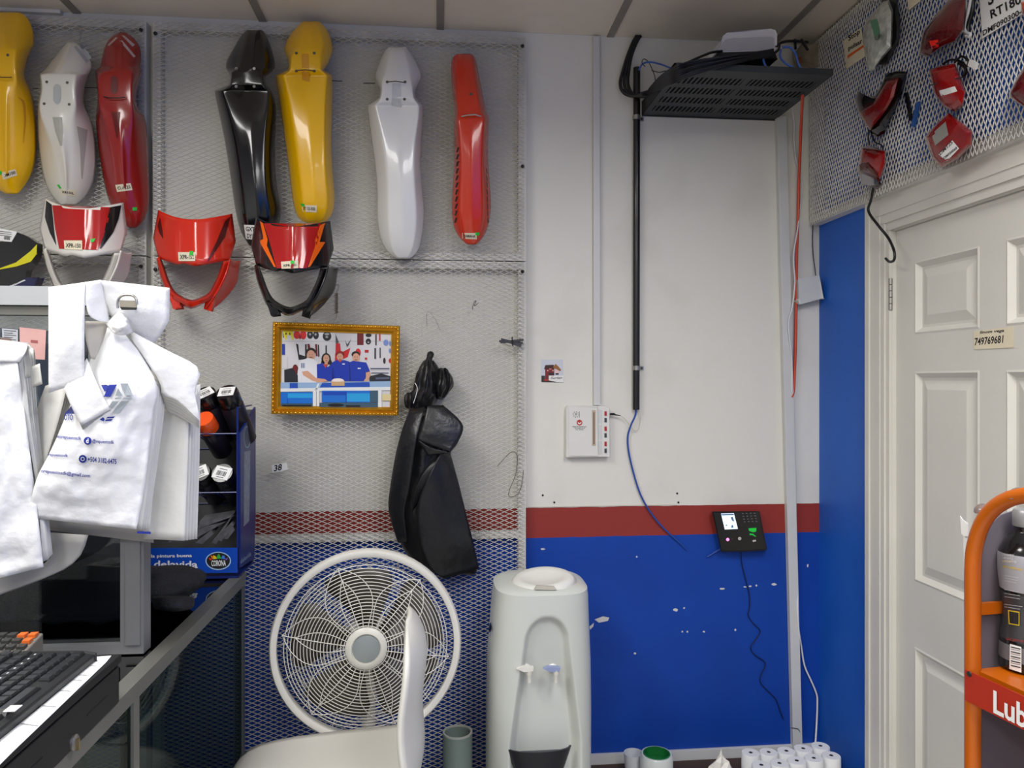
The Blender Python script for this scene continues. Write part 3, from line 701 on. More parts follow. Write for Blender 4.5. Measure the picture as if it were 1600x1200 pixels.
pp((120,140,200), ell(1292,320,28,34), ell(1340,330,14,26), ell(1335,410,12,26))
pp((32,60,160), rc(146,335,178,455))
pp((36,38,48), [(170,620),(260,600),(320,680),(322,755),(172,755)], [(1110,690),(1240,660),(1340,690),(1340,790),(1110,780)])
pp((90,96,120), rc(1120,600,1330,612), rc(1130,650,1320,660), [(1180,705),(1330,700),(1330,720),(1180,725)])
# four people behind the counter
pp((36,28,26), ell(465,420,54,44), ell(632,500,52,66), [(585,500),(680,500),(735,610),(700,640),(670,560),(600,560),(565,600)], ell(958,450,46,36))
pp((150,24,30), ell(788,446,48,34), rc(745,450,832,462))
pp((214,160,132), ell(465,460,46,58), ell(634,498,34,46), ell(785,478,36,40), ell(962,490,40,54), rc(440,500,492,530), rc(614,540,650,570), rc(945,530,985,560))
pp((226,226,230), [(340,530),(430,488),(500,505),(540,545),(532,760),(322,770),(318,640)])
pp((18,52,168), [(530,560),(600,545),(650,590),(690,560),(720,620),(715,745),(532,745)], [(690,545),(740,515),(830,512),(890,530),(905,745),(700,745)], [(880,540),(930,520),(1000,530),(1075,540),(1115,635),(1070,650),(1066,745),(898,745)])
pp((12,34,120), [(700,600),(712,600),(712,745),(700,745)], [(888,600),(900,600),(903,745),(890,745)])
pp((196,60,40), [(600,560),(650,560),(625,600)], [(765,515),(810,512),(786,540)])
pp((214,160,132), [(365,640),(430,630),(520,710),(620,722),(650,745),(560,765),(480,740),(380,680)], [(1070,650),(1118,640),(1120,690),(1095,730),(1100,750),(1045,745),(1075,705)])
pp((236,236,240), rc(810,550,838,562), rc(980,598,1014,610))
pp((90,110,150), rc(356,545,366,600), rc(374,545,384,600), rc(390,545,396,600))
pp((70,50,44), rc(446,452,456,458), rc(474,452,484,458), rc(446,478,484,484), rc(620,488,628,494), rc(640,488,648,494), rc(770,470,778,476), rc(792,470,800,476), rc(946,474,954,480), rc(970,474,978,480), rc(950,506,976,512), rc(622,518,646,523), rc(774,500,798,505))
# counter, cake and blue cases
pp((150,180,214), [(130,760),(540,760),(1350,745),(1352,820),(130,835)])
pp((30,80,180), [(590,765),(1110,755),(1116,810),(560,815)], rc(230,765,320,830))
pp((230,232,230), [(130,826),(1352,808),(1352,846),(130,862)], rc(486,850,522,1030), rc(528,850,556,1030), rc(1206,846,1246,1036), [(540,770),(560,770),(530,850),(505,850)])
pp((22,110,206), rc(132,866,484,990), rc(584,850,1116,980))
pp((38,160,222), rc(860,880,1116,970), rc(210,880,480,930))
pp((16,70,180), rc(600,860,850,900), rc(204,940,212,990), rc(848,860,860,980))
pp((60,90,110), rc(132,992,484,1026), rc(560,984,1200,1034), rc(1120,850,1204,980))
pp((20,24,30), rc(150,1006,470,1024), ell(740,1010,90,18), rc(850,1010,1010,1030))
pp((222,206,150), rc(1250,890,1350,960))
pp((232,206,190), ell(762,745,72,30)); pp((206,166,120), rc(690,752,836,796)); pp((244,230,220), ell(762,732,60,18))
m = MB(); mats = []
for i, (c, polys) in enumerate(pic_layers):
    if c not in PM: PM[c] = len(mats); mats.append(M('print_%d_%d_%d' % c, c, .35, var=0))
    m.m = PM[c]
    for P_ in polys: m.flat([pc(x, y, i) for x, y in P_])
m.build('printed_photo', mats, t)
# hanging spring
t2 = thing('spring_hook', 'small steel spring hooking the gold frame to the mesh', 'spring', W(526, 500, MY-.03))
co = [W(525.5, 458+k*.45, MY-.022)+Vector((math.cos(k*1.2)*.0055, math.sin(k*1.2)*.0055, 0)) for k in range(72)]
MB().tube(co, .0013, 5).build('coil', M('rusty_steel', (128, 112, 92), .4, metal=.7), t2, smooth=80)
MB().tube([W(x, y, MY-d) for x, y, d in cr([(525,446,.004),(528,444,.006),(529,449,.012),(526,458,.02)], 5)], .0014, 5).build('hook', M_steel, t2, smooth=80)
MB().tube([W(x, y, MY-.024) for x, y in [(526,489),(526,496),(521,504),(531,504),(526,496)]], .0012, 5).build('hanger', M_steel, t2, smooth=30)

from mathutils import noise as mnoise
def polysamp(P_, tt):
    L = [0]
    for a, b in zip(P_, P_[1:]): L.append(L[-1]+math.dist(a[:2], b[:2]))
    x = tt*L[-1]
    for i in range(len(P_)-1):
        if x <= L[i+1]+1e-9:
            f = (x-L[i])/max(L[i+1]-L[i], 1e-9); return [lerp(P_[i][k], P_[i+1][k], f) for k in range(3)]
    return list(P_[-1])
def sheet(par, name, A, B, mat=None, nx=14, ny=26, amp=.006, freq=22, bulge=0, seed=0, th=.0012):
    A = cr(A, 5); B = cr(B, 5); rows = []
    for j in range(ny+1):
        a = polysamp(A, j/ny); b = polysamp(B, j/ny); rr = []
        for i in range(nx+1):
            u = i/nx; x, y, Y = (lerp(a[k], b[k], u) for k in range(3))
            n = mnoise.noise(Vector((x*freq*.001+seed*3.1, y*freq*.0007+seed, seed)))+.5*mnoise.noise(Vector((x*freq*.0026, y*freq*.0026, seed+5)))
            fold = .5*abs(mnoise.noise(Vector((x*freq*.002+y*freq*.001, seed*2.0, 3))))
            edge = 1
            rr.append(W(x, y, Y-bulge*math.sin(math.pi*u)*math.sin(math.pi*min(j/ny*1.1, 1))**.5-amp*(n+fold)*edge))
        rows.append(rr)
    o = MB().loft(rows).build(name, mat, par, smooth=180); mod(o, 'SOLIDIFY', thickness=th, offset=0); return o

# ================================================================ bundle of black bags
t = thing('black_bag_bundle', 'bundle of folded black plastic bags hanging from the mesh above the fan', 'plastic bag', W(690, 905, MY-.05))
M_bag = M('black_polythene', (24, 25, 28), .36, var=.2, vscale=14, bump=.4, bscale=26)
def crumple(o, strength, scale=.08, lv=2):
    mod(o, 'SUBSURF', levels=lv, render_levels=lv)
    tx = bpy.data.textures.get('crumple_%g' % scale) or bpy.data.textures.new('crumple_%g' % scale, 'CLOUDS'); tx.noise_scale = scale; tx.noise_depth = 3
    mod(o, 'DISPLACE', texture=tx, strength=strength, mid_level=.5)
def sack(name, rows, mat, par, folds=3, amp=.008, seed=0, cr_=.012):
    """closed bag: rows (y, xl, xr, y shift right, back depth, bulge)"""
    rnd = random.Random(seed); ph = [rnd.uniform(0, 6) for _ in range(folds)]
    R = []
    for (y, xl, xr, dy, db, bu) in rows:
        n = 17; front = []; back = []
        for i in range(n):
            u = i/(n-1); w = math.sin(math.pi*u)**.6
            f = sum(abs(math.sin(u*(4+2.5*j)+ph[j]+y*.012*(1 if j % 2 else -1)))-.5 for j in range(folds))*amp*1.6/folds*w
            front.append(W(lerp(xl, xr, u), y+dy*u, MY-.008-db-bu*w-f*2))
            back.append(W(lerp(xl, xr, u), y+dy*u, MY-.008-db*.3))
        R.append(front+back[::-1][1:-1])
    o = MB().loft(R, close=True, cap0=True, cap1=True).build(name, mat, par, smooth=180)
    crumple(o, cr_*1.2, .05); return o
sack('bag_body', [(640,640,690,0,.03,.03),(660,634,700,0,.03,.045),(689,624,708,4,.03,.06),(715,619,706,6,.03,.065),(762,609,716,6,.03,.06),(800,607,727,8,.03,.055),(845,620,737,10,.025,.045),(880,640,746,12,.022,.03),(893,655,747,8,.02,.02)], M_bag, t, 4, .010, 3)
sheet(t, 'smooth_panel', [(692,702,MY-.135),(672,740,MY-.15),(652,792,MY-.14),(656,850,MY-.12),(672,888,MY-.10),(694,904,MY-.08)], [(704,711,MY-.10),(717,758,MY-.10),(728,802,MY-.09),(739,846,MY-.075),(746,876,MY-.06),(748,889,MY-.055)], M_bag, 16, 24, .004, 10, .012, 51, .003)
sheet(t, 'smooth_panel', [(640,640,MY-.10),(622,695,MY-.11),(610,762,MY-.10),(608,800,MY-.09),(622,848,MY-.075)], [(664,636,MY-.12),(650,690,MY-.15),(640,760,MY-.135),(632,800,MY-.115),(636,846,MY-.09)], M_bag, 8, 20, .004, 10, .01, 52, .003)
sheet(t, 'folded_flap', [(668,634,MY-.13),(660,662,MY-.15),(653,688,MY-.155)], [(692,633,MY-.12),(724,667,MY-.13),(704,706,MY-.15)], M_bag, 12, 14, .005, 16, .008, 53, .003)
sheet(t, 'folded_flap', [(653,687,MY-.153),(672,700,MY-.158)], [(668,712,MY-.15),(702,707,MY-.148)], M_bag, 8, 8, .004, 16, .004, 54, .003)
for k in range(6):
    a = [(698-k*1.5,700+k*2,.115),(680-k*3,730+k*1.5,.13),(662-k*2.5,762+k,.125),(649-k*1.2,790+k*2,.10)]
    MB().tube([W(x, y, MY-d) for x, y, d in cr(a, 5)], [.003+.002*math.sin(math.pi*i/15) for i in range(16)], 6).build('pleat', M_bag, t, smooth=80)
sack('folded_corner', [(676,706,720,-6,.07,.014),(694,700,721,-8,.07,.018),(712,694,705,-4,.07,.012)], M_bag, t, 2, .005, 8, .006)
sack('knot_lobe', [(560,664,678,0,.02,.02),(572,654,686,0,.02,.04),(590,648,688,0,.02,.05),(606,646,690,2,.02,.05),(622,640,684,0,.02,.045),(640,634,680,0,.02,.03)], M_bag, t, 4, .02, 11, .02)
sack('knot_lobe', [(572,688,698,4,.02,.02),(584,680,708,0,.02,.045),(600,676,710,0,.02,.05),(614,676,704,0,.02,.04),(624,682,694,0,.02,.02)], M_bag, t, 3, .016, 21, .016)
sack('knot_lobe', [(612,633,650,0,.02,.02),(624,630,656,0,.02,.03),(640,632,652,0,.02,.02)], M_bag, t, 3, .01, 31, .012)
o = MB().tube([W(x, y, MY-d) for x, y, d in cr([(674,552,.015),(672,556,.03),(670,566,.04),(668,580,.045)], 4)], [.008,.010,.012,.013,.012,.011,.011,.012,.013,.014,.015,.016,.016], 8).build('twisted_top', M_bag, t, smooth=80)
wire('white_string', M_wpaper, [(648,598,MY-.08),(652,606,MY-.085),(650,618,MY-.085),(646,630,MY-.08)], .0012, t)

# ================================================================ small things on the mesh
t = thing('number_tag', 'small white paper tag with the number 38 on the mesh', 'tag', W(437, 738, MY-.003))
MB().prism([W(x, y, MY-.003) for x, y in ((424,727),(448,723),(450,734),(426,739))], (0, -.0008, 0)).build('paper', M_wpaper, t)
m = MB(); text_quad(m, '38', W(428, 737, MY-.0044), W(441, 734.5, MY-.0044), W(427.5, 727, MY-.0044), .15); m.build('handwriting', M_ink, t)
t = thing('rubber_strip_bundle', 'small bundle of dark rubber strips tied to the mesh edge', 'strips', W(800, 541, MY-.01))
for k, (a, b) in enumerate((((780,533),(817,536)), ((783,530),(815,538)), ((782,535),(818,531)), ((788,532),(814,541)))):
    p, q_ = W(a[0], a[1], MY-.012-k*.002), W(b[0], b[1], MY-.012-k*.002)
    d = (q_-p); MB().obox((p+q_)/2, d/2, Vector((0, .0015, 0)), Vector((0, 0, .004))).build('strip', M('grey_rubber', (58, 58, 64), .6), t)
o = MB().tube([W(801, 527, MY-.004), W(800, 527, MY-.022), W(801, 540, MY-.022), W(802, 541, MY-.004)], .002, 6).build('tie', M_black, t)
for lab, pix, mt in (('thin bent wire hook on the mesh right of the gold frame', [(667,510),(667,490),(672,488),(680,499),(688,516)], M_steel),
                     ('tiny dark squiggle of wire stuck in the mesh above the rubber strips', [(738,484),(740,474),(744,470),(741,478),(747,474)], M_ink),
                     ('long looped wire hanging from the mesh edge right of the black bags', [(777,729),(790,714),(800,706),(808,712),(806,740),(796,766),(796,776),(806,774),(814,762),(818,735)], M('dull_wire', (96, 86, 74), .5, metal=.5)),
                     ('thin wire hook holding the ivory white mudguard', [(120,38),(124,46),(126,56),(124,64),(121,66)], M_steel)):
    o = wire('wire_hook', mt, [(x, y, MY-.006) for x, y in pix], .0011); tag(o, lab, 'wire')

# ================================================================ things on the plain wall
t = thing('photo_card', 'small square photo of a red thatched hut stuck to the white wall', 'card', W(862, 598, -.002))
def wc(x, y, l): return W(840+x/20, 550+y/20, -.0008-l*.00015)
m = MB(); mats = []
for i, (c, P_) in enumerate([((200,204,214), rc(105,240,790,940)), ((120,26,22), rc(235,500,520,900)), ((60,22,16), [(200,540),(240,410),(500,400),(540,520)]), ((150,96,40), [(480,480),(560,370),(640,440),(740,560),(700,600),(540,520)]),
        ((222,190,196), [(540,560),(600,540),(690,600),(680,680),(540,680)]), ((30,20,20), rc(350,650,520,720)), ((30,24,26), rc(560,660,660,710)), ((226,180,180), ell(318,582,18,22)), ((226,180,180), ell(478,580,18,22)), ((210,120,110), rc(360,515,435,550)),
        ((52,48,40), rc(120,740,230,930)), ((170,40,30), rc(200,850,420,900)), ((44,34,30), [(130,900),(480,905),(600,930),(600,945),(130,935)])]):
    mats.append(M('card_%d' % i, c, .5, var=0)); m.m = i; m.flat([wc(x, y, i) for x, y in P_])
m.build('printed_picture', mats, t)
p = MB().prism([wc(x, y, 15) for x, y in ((350,735),(815,740),(805,945),(600,940),(480,915),(345,880))], (0, -.0005, 0)).build('paper_strip', M_wpaper, t)
m = MB(); text_quad(m, 'Surtan', wc(400, 850, 20), wc(770, 840, 20), wc(400, 770, 20), .3); m.build('handwriting', M('pencil', (120, 112, 112), .8, var=0), p)

# control box below the narrow trunking
t = thing('control_box', 'white plastic control box with red and black buttons on the wall', 'control box', W(918, 715, -.02))
def cq(x, y, Y=-.034): return W(860+x/6, 540+y/6, Y)
o = MB().prism([cq(*p, -.03) for p in ((165,562),(520,565),(550,590),(552,1040),(150,1045),(150,585))], (0, .029, 0)).build('base', M('white_abs', (222, 221, 216), .4, var=.02), t); bevel(o, .004, 3)
o = MB().prism([cq(*p, -.034) for p in ((178,575),(438,575),(438,1028),(178,1028))], (0, .006, 0)).build('front_cover', M('white_abs', (222, 221, 216), .4, var=.02), t); bevel(o, .0025, 2)
M_slotb = M('beige_slot', (186, 172, 152), .6)
MB().prism([cq(*p, -.0348) for p in ((390,605),(425,605),(425,940),(390,940))], (0, .001, 0)).build('slot', M_slotb, t)
MB().prism([cq(*p, -.0354) for p in ((402,625),(414,625),(414,925),(402,925))], (0, .001, 0)).build('slot_line', M('brown_print', (120, 96, 78), .6), t)
for a, b in ((602,730), (745,882), (893,1018)):
    MB().prism([cq(*p, -.0318) for p in ((450,a),(482,a),(482,b),(450,b))], (0, .002, 0)).build('terminal_cover', M_trunk, t)
for k, y in enumerate((636, 698, 779, 841, 921, 985)):
    o = MB().prism([cq(*p, -.033) for p in ((509,y-19),(527,y-19),(527,y+19),(509,y+19))], (0, .004, 0)).build('button', M('red_button', (176, 34, 34), .4) if k % 2 == 0 else M('dark_button', (58, 66, 72), .4), t); bevel(o, .0006, 1)
m = MB(); m.flat([cq(*p, -.0345) for p in ell(273, 722, 27, 27, 20)]); m.build('round_logo', M('red_print', (186, 40, 44), .5, var=0), t)
m = MB(); m.flat([cq(*p, -.0348) for p in ((256,716),(273,726),(292,712),(288,730),(273,738),(258,732))]); m.build('logo_mark', M_wpaper, t)
m = MB()
for txt, a, b, y in (('GERENTE RESIDENCIAL', 205, 340, 764), ('Tel. 2558-0104', 222, 325, 778), ('No. 24150', 238, 310, 792)):
    text_quad(m, txt, cq(a, y, -.0346), cq(b, y, -.0346), cq(a, y-9, -.0346))
m.build('small_print', M('grey_ink', (80, 80, 84), .7, var=0), t)
m = MB()
for r_ in (30, 24): 
    E = ell(240, 646, r_, r_, 16); E2 = ell(240, 646, r_-3, r_-3, 16)
    for k in range(0, 16, 2): m.flat([cq(*E[k], -.0346), cq(*E[(k+1) % 16], -.0346), cq(*E2[(k+1) % 16], -.0346), cq(*E2[k], -.0346)])
m.flat([cq(*p, -.0346) for p in rc(271, 618, 274, 675)]); m.flat([cq(*p, -.0346) for p in rc(228, 640, 252, 644)]); m.flat([cq(*p, -.0346) for p in rc(238, 630, 242, 662)])
m.build('line_logo', M('grey_ink', (80, 80, 84), .7, var=0), t)
t = thing('cable', 'thin beige wire with a black plug from the control box to the pipe', 'cable', W(975, 672, -.02))
MB().tube([W(953, 647, -.02), W(960, 647, -.02), W(961, 648, -.02), W(969.5, 649.5, -.02)], [.0042,.004,.0028,.0014], 8).build('plug', M_black, t, smooth=80)
wire('wire', M('beige_wire', (206, 196, 172), .5), [(969,649.5,-.02),(976,654,-.018),(983,664,-.015),(990,672,-.014),(997,671,-.012),(1000,662,-.012),(1001,650,-.014),(998,641,-.018)], .0011, t)

# black conduit pipe with clamps
t = thing('conduit_pipe', 'long black conduit pipe clamped upright on the wall', 'pipe', W(994, 640, -.016))
p0, p1 = W(995, 106, -.016), W(994, 640, -.016)
MB().tube([p0, p1], .0125, 16).build('pipe', M('black_conduit', (14, 13, 16), .35, coat=.2), t, smooth=60)
MB().lathe(p1, (0,0,-1), [(0,.0125),(.0004,.0125),(.0004,.0095),(-.02,.0095)], 16, caps=False).build('pipe_end', M_ink, t)
for y in (184, 575):
    c = W(994.5, y, -.016); m = MB()
    m.lathe(c-Vector((0,0,.008)), (0,0,1), [(0,.0128),(0,.0142),(.016,.0142),(.016,.0128)], 18, caps=False)
    m.box((c.x+.013, -.005, c.z-.007), (c.x+.030, -.002, c.z+.007))
    k = m.build('clamp', M_steel, t, smooth=40)
    MB().lathe((c.x+.022, -.005, c.z), (0,-1,0), [(0,.0045),(.002,.004),(.003,.001)], 10).build('screw', M('dark_screw', (70, 68, 64), .4, metal=.6), k, smooth=40)
o = wire('network_cable', M('blue_cable', (30, 74, 160), .4), [(993,632,-.016),(993,648,-.016),(986,664,-.014),(981,682,-.012),(982,704,-.01),(988,732,-.01),(996,760,-.01),(1004,780,-.01),(1016,800,-.01),(1030,818,-.009),(1046,834,-.008),(1062,848,-.006),(1074,860,-.004)], .0034)
tag(o, 'blue network cable curving down the wall out of the black pipe', 'cable')
o = wire('network_cable', M('blue_cable', (30, 74, 160), .4), [(1105,870,-.005),(1112,866,-.006),(1120,861,-.008),(1126,858,-.01)], .003); tag(o, 'short stub of blue cable entering the left side of the time clock', 'cable')

# time clock
t = thing('time_clock', 'black attendance terminal with lit screen and keypad on the red band', 'time clock', W(1160, 862, -.02))
def tq(x, y, Y): return W(1090+x/6, 760+y/6, Y)
OUT = [(135,235),(580,232),(650,585),(640,600),(430,612),(222,612),(214,590)]
bk = [tq(*p, -.004) for p in OUT]; fr_ = [tq(*p, -.04) for p in OUT]; fi = [tq(*p, -.046) for p in [(148,245),(570,242),(636,582),(430,600),(226,600)]]
MB().loft([bk, fr_], close=True, cap0=True, cap1=True).build('body', M('terminal_black', (26, 24, 26), .3, var=.05), t, fix=True)
fc = MB().prism(fi, (0, .006, 0)).build('front_glass', M('terminal_face', (16, 15, 18), .15, coat=.4, var=.02), t)
sc_ = MB().prism([tq(*p, -.0468) for p in ((220,255),(340,252),(378,398),(255,404))], (0, .0005, 0)).build('screen', M('lit_screen', (206, 226, 244), .3, var=.12, vscale=60, emit=.9), t)
m = MB()
for P_ in ([(310,290),(330,285),(345,330),(322,320)], [(316,365),(332,362),(336,385),(318,390)], [(262,360),(276,358),(278,368),(264,370)], [(222,260),(338,257),(341,270),(226,273)]): m.flat([tq(*p, -.0472) for p in P_])
m.build('screen_print', M('screen_shapes', (96, 116, 150), .4, var=0, emit=.15), sc_)
for r_ in range(4):
    for c_ in range(4):
        x, y = 424+c_*37+r_*6, 255+r_*26-c_*1.5
        o = MB().prism([tq(*p, -.0482) for p in rc(x-8, y-4, x+8, y+4)], (0, .003, 0)).build('key', M('key_grey', (96, 96, 100), .4), t)
m = MB()
for P_ in ([(475,392),(552,388),(548,424),(520,430),(484,418)], [(490,440),(520,444),(550,470),(540,472),(512,456),(486,456)]): m.flat([tq(*p, -.0466) for p in P_])
m.build('green_lamp', M('green_light', (20, 160, 50), .3, var=0, emit=.6), t)
MB().lathe(tq(282, 498, -.046), (0,-1,0), [(0,.0058),(.0015,.0054),(.002,.003)], 16).build('pink_lamp', M('pink_light', (255, 130, 215), .3, var=0, emit=1.6), t, smooth=40)
MB().lathe(tq(394, 489, -.046), (0,-1,0), [(0,.0062),(.001,.0062),(.002,.005)], 16).build('camera_lens', M('lens_white', (196, 190, 186), .25, var=0), t, smooth=40)
MB().prism([tq(*p, -.0475) for p in ((515,505),(545,500),(550,514),(520,522))], (0, .002, 0)).build('button', M('lens_white', (196, 190, 186), .25, var=0), t)
MB().lathe(tq(327, 492, -.046), (0,-1,0), [(0,.0014),(.0006,.0012)], 8).build('sensor_dot', M('key_grey', (96, 96, 100), .4), t)
o = wire('power_cable', M('dark_cable', (12, 18, 52), .5), [(1158,861,-.02),(1159,880,-.008),(1165,905,-.006),(1171,930,-.006),(1171,950,-.006),(1169,962,-.006),(1178,975,-.006),(1188,986,-.006),(1180,1000,-.006),(1173,1012,-.006),(1180,1024,-.006),(1196,1036,-.006),(1190,1052,-.006),(1188,1066,-.006),(1200,1080,-.006),(1212,1092,-.006),(1218,1108,-.006),(1224,1124,-.006)], .0017, k=3)
tag(o, 'dark zigzag power cable hanging below the time clock', 'cable')

# ================================================================ network shelf near the ceiling
SZ = W(1100, 183, -.004).z
sx0, sx1 = W(1003, 183, -.004).x, W(1212, 183, -.004).x; sy0 = -.006; sy1 = -.415
t = thing('rack_shelf', 'black slotted network shelf high in the corner', 'shelf', ((sx0+sx1)/2, -.01, SZ))
M_shelf = M('shelf_black', (54, 58, 60), .5, metal=.2, var=.08)
pl = MB(); zt_, zb_ = SZ+.0016, SZ
rowsY = [-.05, -.135, -.22, -.305]; sl = .052; edges = [sy0]
for y in rowsY: edges += [y, y-sl]
edges.append(sy1)
for i in range(0, len(edges), 2): pl.box((sx0, edges[i+1], zb_), (sx1, edges[i], zt_))
for y in rowsY:
    for g0, g1 in ((sx0+.03, sx0+.235), (sx1-.235, sx1-.03)):
        n = 13; pw = (g1-g0)/n; sk = .002
        for k in range(n+1):
            a = g0+k*pw-pw*.25; b = g0+k*pw+pw*.25
            pl.prism([(a, y, zb_), (b, y, zb_), (b+sk, y-sl, zb_), (a+sk, y-sl, zb_)], (0, 0, .0016))
    for a, b in ((sx0, sx0+.022), (sx0+.243, sx1-.243), (sx1-.022, sx1)):
        pl.box((a, y-sl, zb_), (b, y, zt_))
pl.build('slotted_tray', M_shelf, t)
MB().box((sx0, sy1-.001, SZ), (sx1, sy1+.0012, SZ+.02)).build('front_lip', M_shelf, t)
for x in (sx0, sx1-.0015): MB().prism([(x, sy0, SZ), (x, sy1, SZ), (x, sy1, SZ+.02), (x, sy0, SZ+.05)], (.0015, 0, 0)).build('side_flange', M_shelf, t)
MB().box((sx0, -.004, SZ-.004), (sx1, -.001, SZ+.05)).build('back_flange', M_shelf, t)
zs0 = SZ+.0022
o = MB().box((sx0+.008, -.36, zs0), (sx1-.012, -.03, zs0+.042)).build('network_switch', M('switch_black', (10, 10, 11), .8, spec=.1), org=((sx0+sx1)/2, -.2, zs0)); tag(o, 'flat black network switch lying on the slotted shelf under the router', 'switch'); bevel(o, .003)
# router standing on the switch
t = thing('router', 'white rounded router on top of the shelf against the ceiling', 'router', W(1168, 80, -.3))
yr = -.30
A = [W(x, y, yr) for x, y in ((1121,80),(1124,72),(1131,58),(1137,53),(1148,50.5),(1205,47),(1211,49),(1213.5,54),(1213,76),(1210,80))]
o = MB().prism(A, (0, .16, 0)).build('casing', M('router_white', (226, 226, 230), .35, var=.02), t); bevel(o, .005, 3)
A2 = [W(x, y, yr-.002) for x, y in ((1124,79),(1128,68),(1133,62),(1145,59.5),(1206,57),(1210,60),(1210,78))]
o = MB().prism(A2, (0, .003, 0)).build('front_face', M('router_front', (196, 196, 200), .4, var=.02), t)
o = MB().prism([W(x, y, yr) for x, y in ((1128,92),(1124,82),(1210,81),(1214,92))], (0, .16, 0)).build('modem', M_black); tag(o, 'black modem box squeezed under the white router', 'modem'); bevel(o, .002)
# cables
def bundle(label, paths, r, mat, name='cable_bundle', part='cable'):
    b = paths[0][0]; t = thing(name, label, 'cable', W(*b))
    for k, p in enumerate(paths): wire(part, mat, p, r if not isinstance(r, list) else r[k], t, k=5)
    return t
bundle('thick black cables looping from the ceiling hole to the top of the black pipe', [[(998+d,56,-.03),(992+d,66,-.03),(984+d,86,-.03),(978+d*1.5,110,-.03),(975+d*2,130,-.032),(980+d*2,144,-.036),(992+d,150,-.045),(1010,147+d,-.06),(1030,142+d,-.09)] for d in (-3, 0, 3)], .0062, M('cable_black', (20, 20, 24), .45))
bundle('fan of black cables sweeping up from the shelf corner to the router', [[(1003+i,148-i*.4,-.05),(1016,145-i*1.0,-.12),(1032,139-i*2.4,-.26-i*.004),(1052,130-i*3.0,-.40-i*.005),(1078,119-i*2.8,-.430-.004*(i%3)),(1115,107-i*2.0,-.432-.004*(i%3)),(1150,98-i*1.5,-.430-.004*(i%3)),(1180,92-i*1.2,-.41),(1208,87-i*1.2,-.37)] for i in range(9)], .0034, M('cable_black', (20, 20, 24), .45))
bundle('black power lead rising to the left end of the router', [[(1128,80,-.31),(1112,82,-.33),(1096,88,-.34),(1080,95,-.35),(1064,103,-.34),(1058,112,-.32),(1055,122,-.3)]], .0042, M('cable_black', (20, 20, 24), .45), 'power_lead')
bundle('blue network cables behind the router and over the pipe top', [[(998,110,-.03),(1004,100,-.04),(1016,97,-.06),(1034,101,-.1),(1052,108,-.2),(1070,112,-.3)], [(1060,110,-.25),(1090,103,-.3),(1120,99,-.38),(1150,97,-.40)]], .0032, M('blue_cable_b', (60, 104, 190), .4))
bundle('loops of blue network cable at the right end of the shelf', [[(1196,84,-.36),(1193,94,-.39),(1197,104,-.41),(1206,112,-.40),(1214,114,-.38)], [(1220,78,-.36),(1219,88,-.38),(1226,98,-.40),(1240,106,-.41),(1252,114,-.40)], [(1222,74,-.36),(1234,74,-.37),(1243,84,-.38),(1247,98,-.40),(1254,113,-.40)]], .0036, M('blue_cable_b', (60, 104, 190), .4))
bundle('thin black wires tangled above the top of the pipe', [[(1024,126,-.05),(1022,116,-.05),(1014,98,-.05),(1006,92,-.05),(1003,98,-.05),(1008,104,-.05)], [(1018,110,-.06),(1030,113,-.07),(1040,111,-.09),(1046,116,-.1)]], .0015, M('cable_black', (20, 20, 24), .45), 'thin_wire')
bundle('black cables in the ceiling corner right of the router', [[(1212,74,-.3),(1222,66,-.3),(1240,64,-.3),(1262,66,-.25)], [(1242,62,-.28),(1243,76,-.3)], [(1252,62,-.28),(1262,78,-.3)], [(1208,84,-.34),(1216,78,-.33),(1218,68,-.3)]], .0045, M('cable_black', (20, 20, 24), .45))
o = MB().prism([W(x, y, -.02) for x, y in ((1240,82),(1274,80),(1278,104),(1268,112),(1244,108))], (0, -.06, 0)).build('junction_box', M('old_beige_box', (150, 138, 120), .6, var=.2, vscale=30)); tag(o, 'grimy beige junction box on the wall right of the router', 'junction box'); bevel(o, .006, 3)
MB().prism([W(x, y, -.081) for x, y in ((1244,90),(1252,88),(1254,98),(1246,100))], (0, .001, 0)).build('brown_stain_label', M('brown_label', (150, 84, 52), .6, var=.2), o)
# risers in the corner
o = wire('cable', M('orange_cable', (212, 74, 40), .4), [(1254,150,-.3),(1252,190,-.14),(1250,240,-.04),(1248,290,-.02),(1247,340,-.018),(1245,400,-.018),(1244,470,-.018),(1243,540,-.018),(1241,590,-.018),(1240,610,-.02),(1237,621,-.022)], .0052); tag(o, 'thick orange cable running down the corner beside the trunking', 'cable')
o = wire('cable', M('white_cable', (224, 224, 226), .4), [(1237,166,-.03),(1241,190,-.02),(1241,220,-.015),(1244,250,-.012),(1252,280,-.012),(1253,296,-.012),(1250,330,-.012),(1246,360,-.03),(1240,400,-.032),(1242,440,-.032),(1238,480,-.034),(1232,506,-.034),(1236,550,-.03),(1238,590,-.026),(1237,612,-.024)], .0026); tag(o, 'thin white cable twisting around the orange cable', 'cable')
o = wire('cable', M('white_cable', (224, 224, 226), .4), [(1240,625,-.01),(1241,700,-.01),(1243,760,-.01),(1243,830,-.012),(1243,860,-.014),(1246,920,-.02),(1247,975,-.03),(1252,1010,-.014),(1257,1040,-.01),(1268,1065,-.01),(1276,1085,-.01),(1277,1100,-.01),(1276,1130,-.012),(1274,1162,-.03)], .0034, k=4); tag(o, 'white cable wandering down beside the corner trunking to the paper rolls', 'cable')
o = wire('cable', M_black, [(1271,200,-.01),(1271,300,-.01),(1270,350,-.01),(1270,390,-.01),(1274,425,-.018),(1275,434,-.02)], .0018); tag(o, 'thin black wire in the corner entering the white wall box', 'cable')
t = thing('wall_box', 'small tilted white wall box in the corner behind the orange cable', 'wall box', W(1266, 472, -.02))
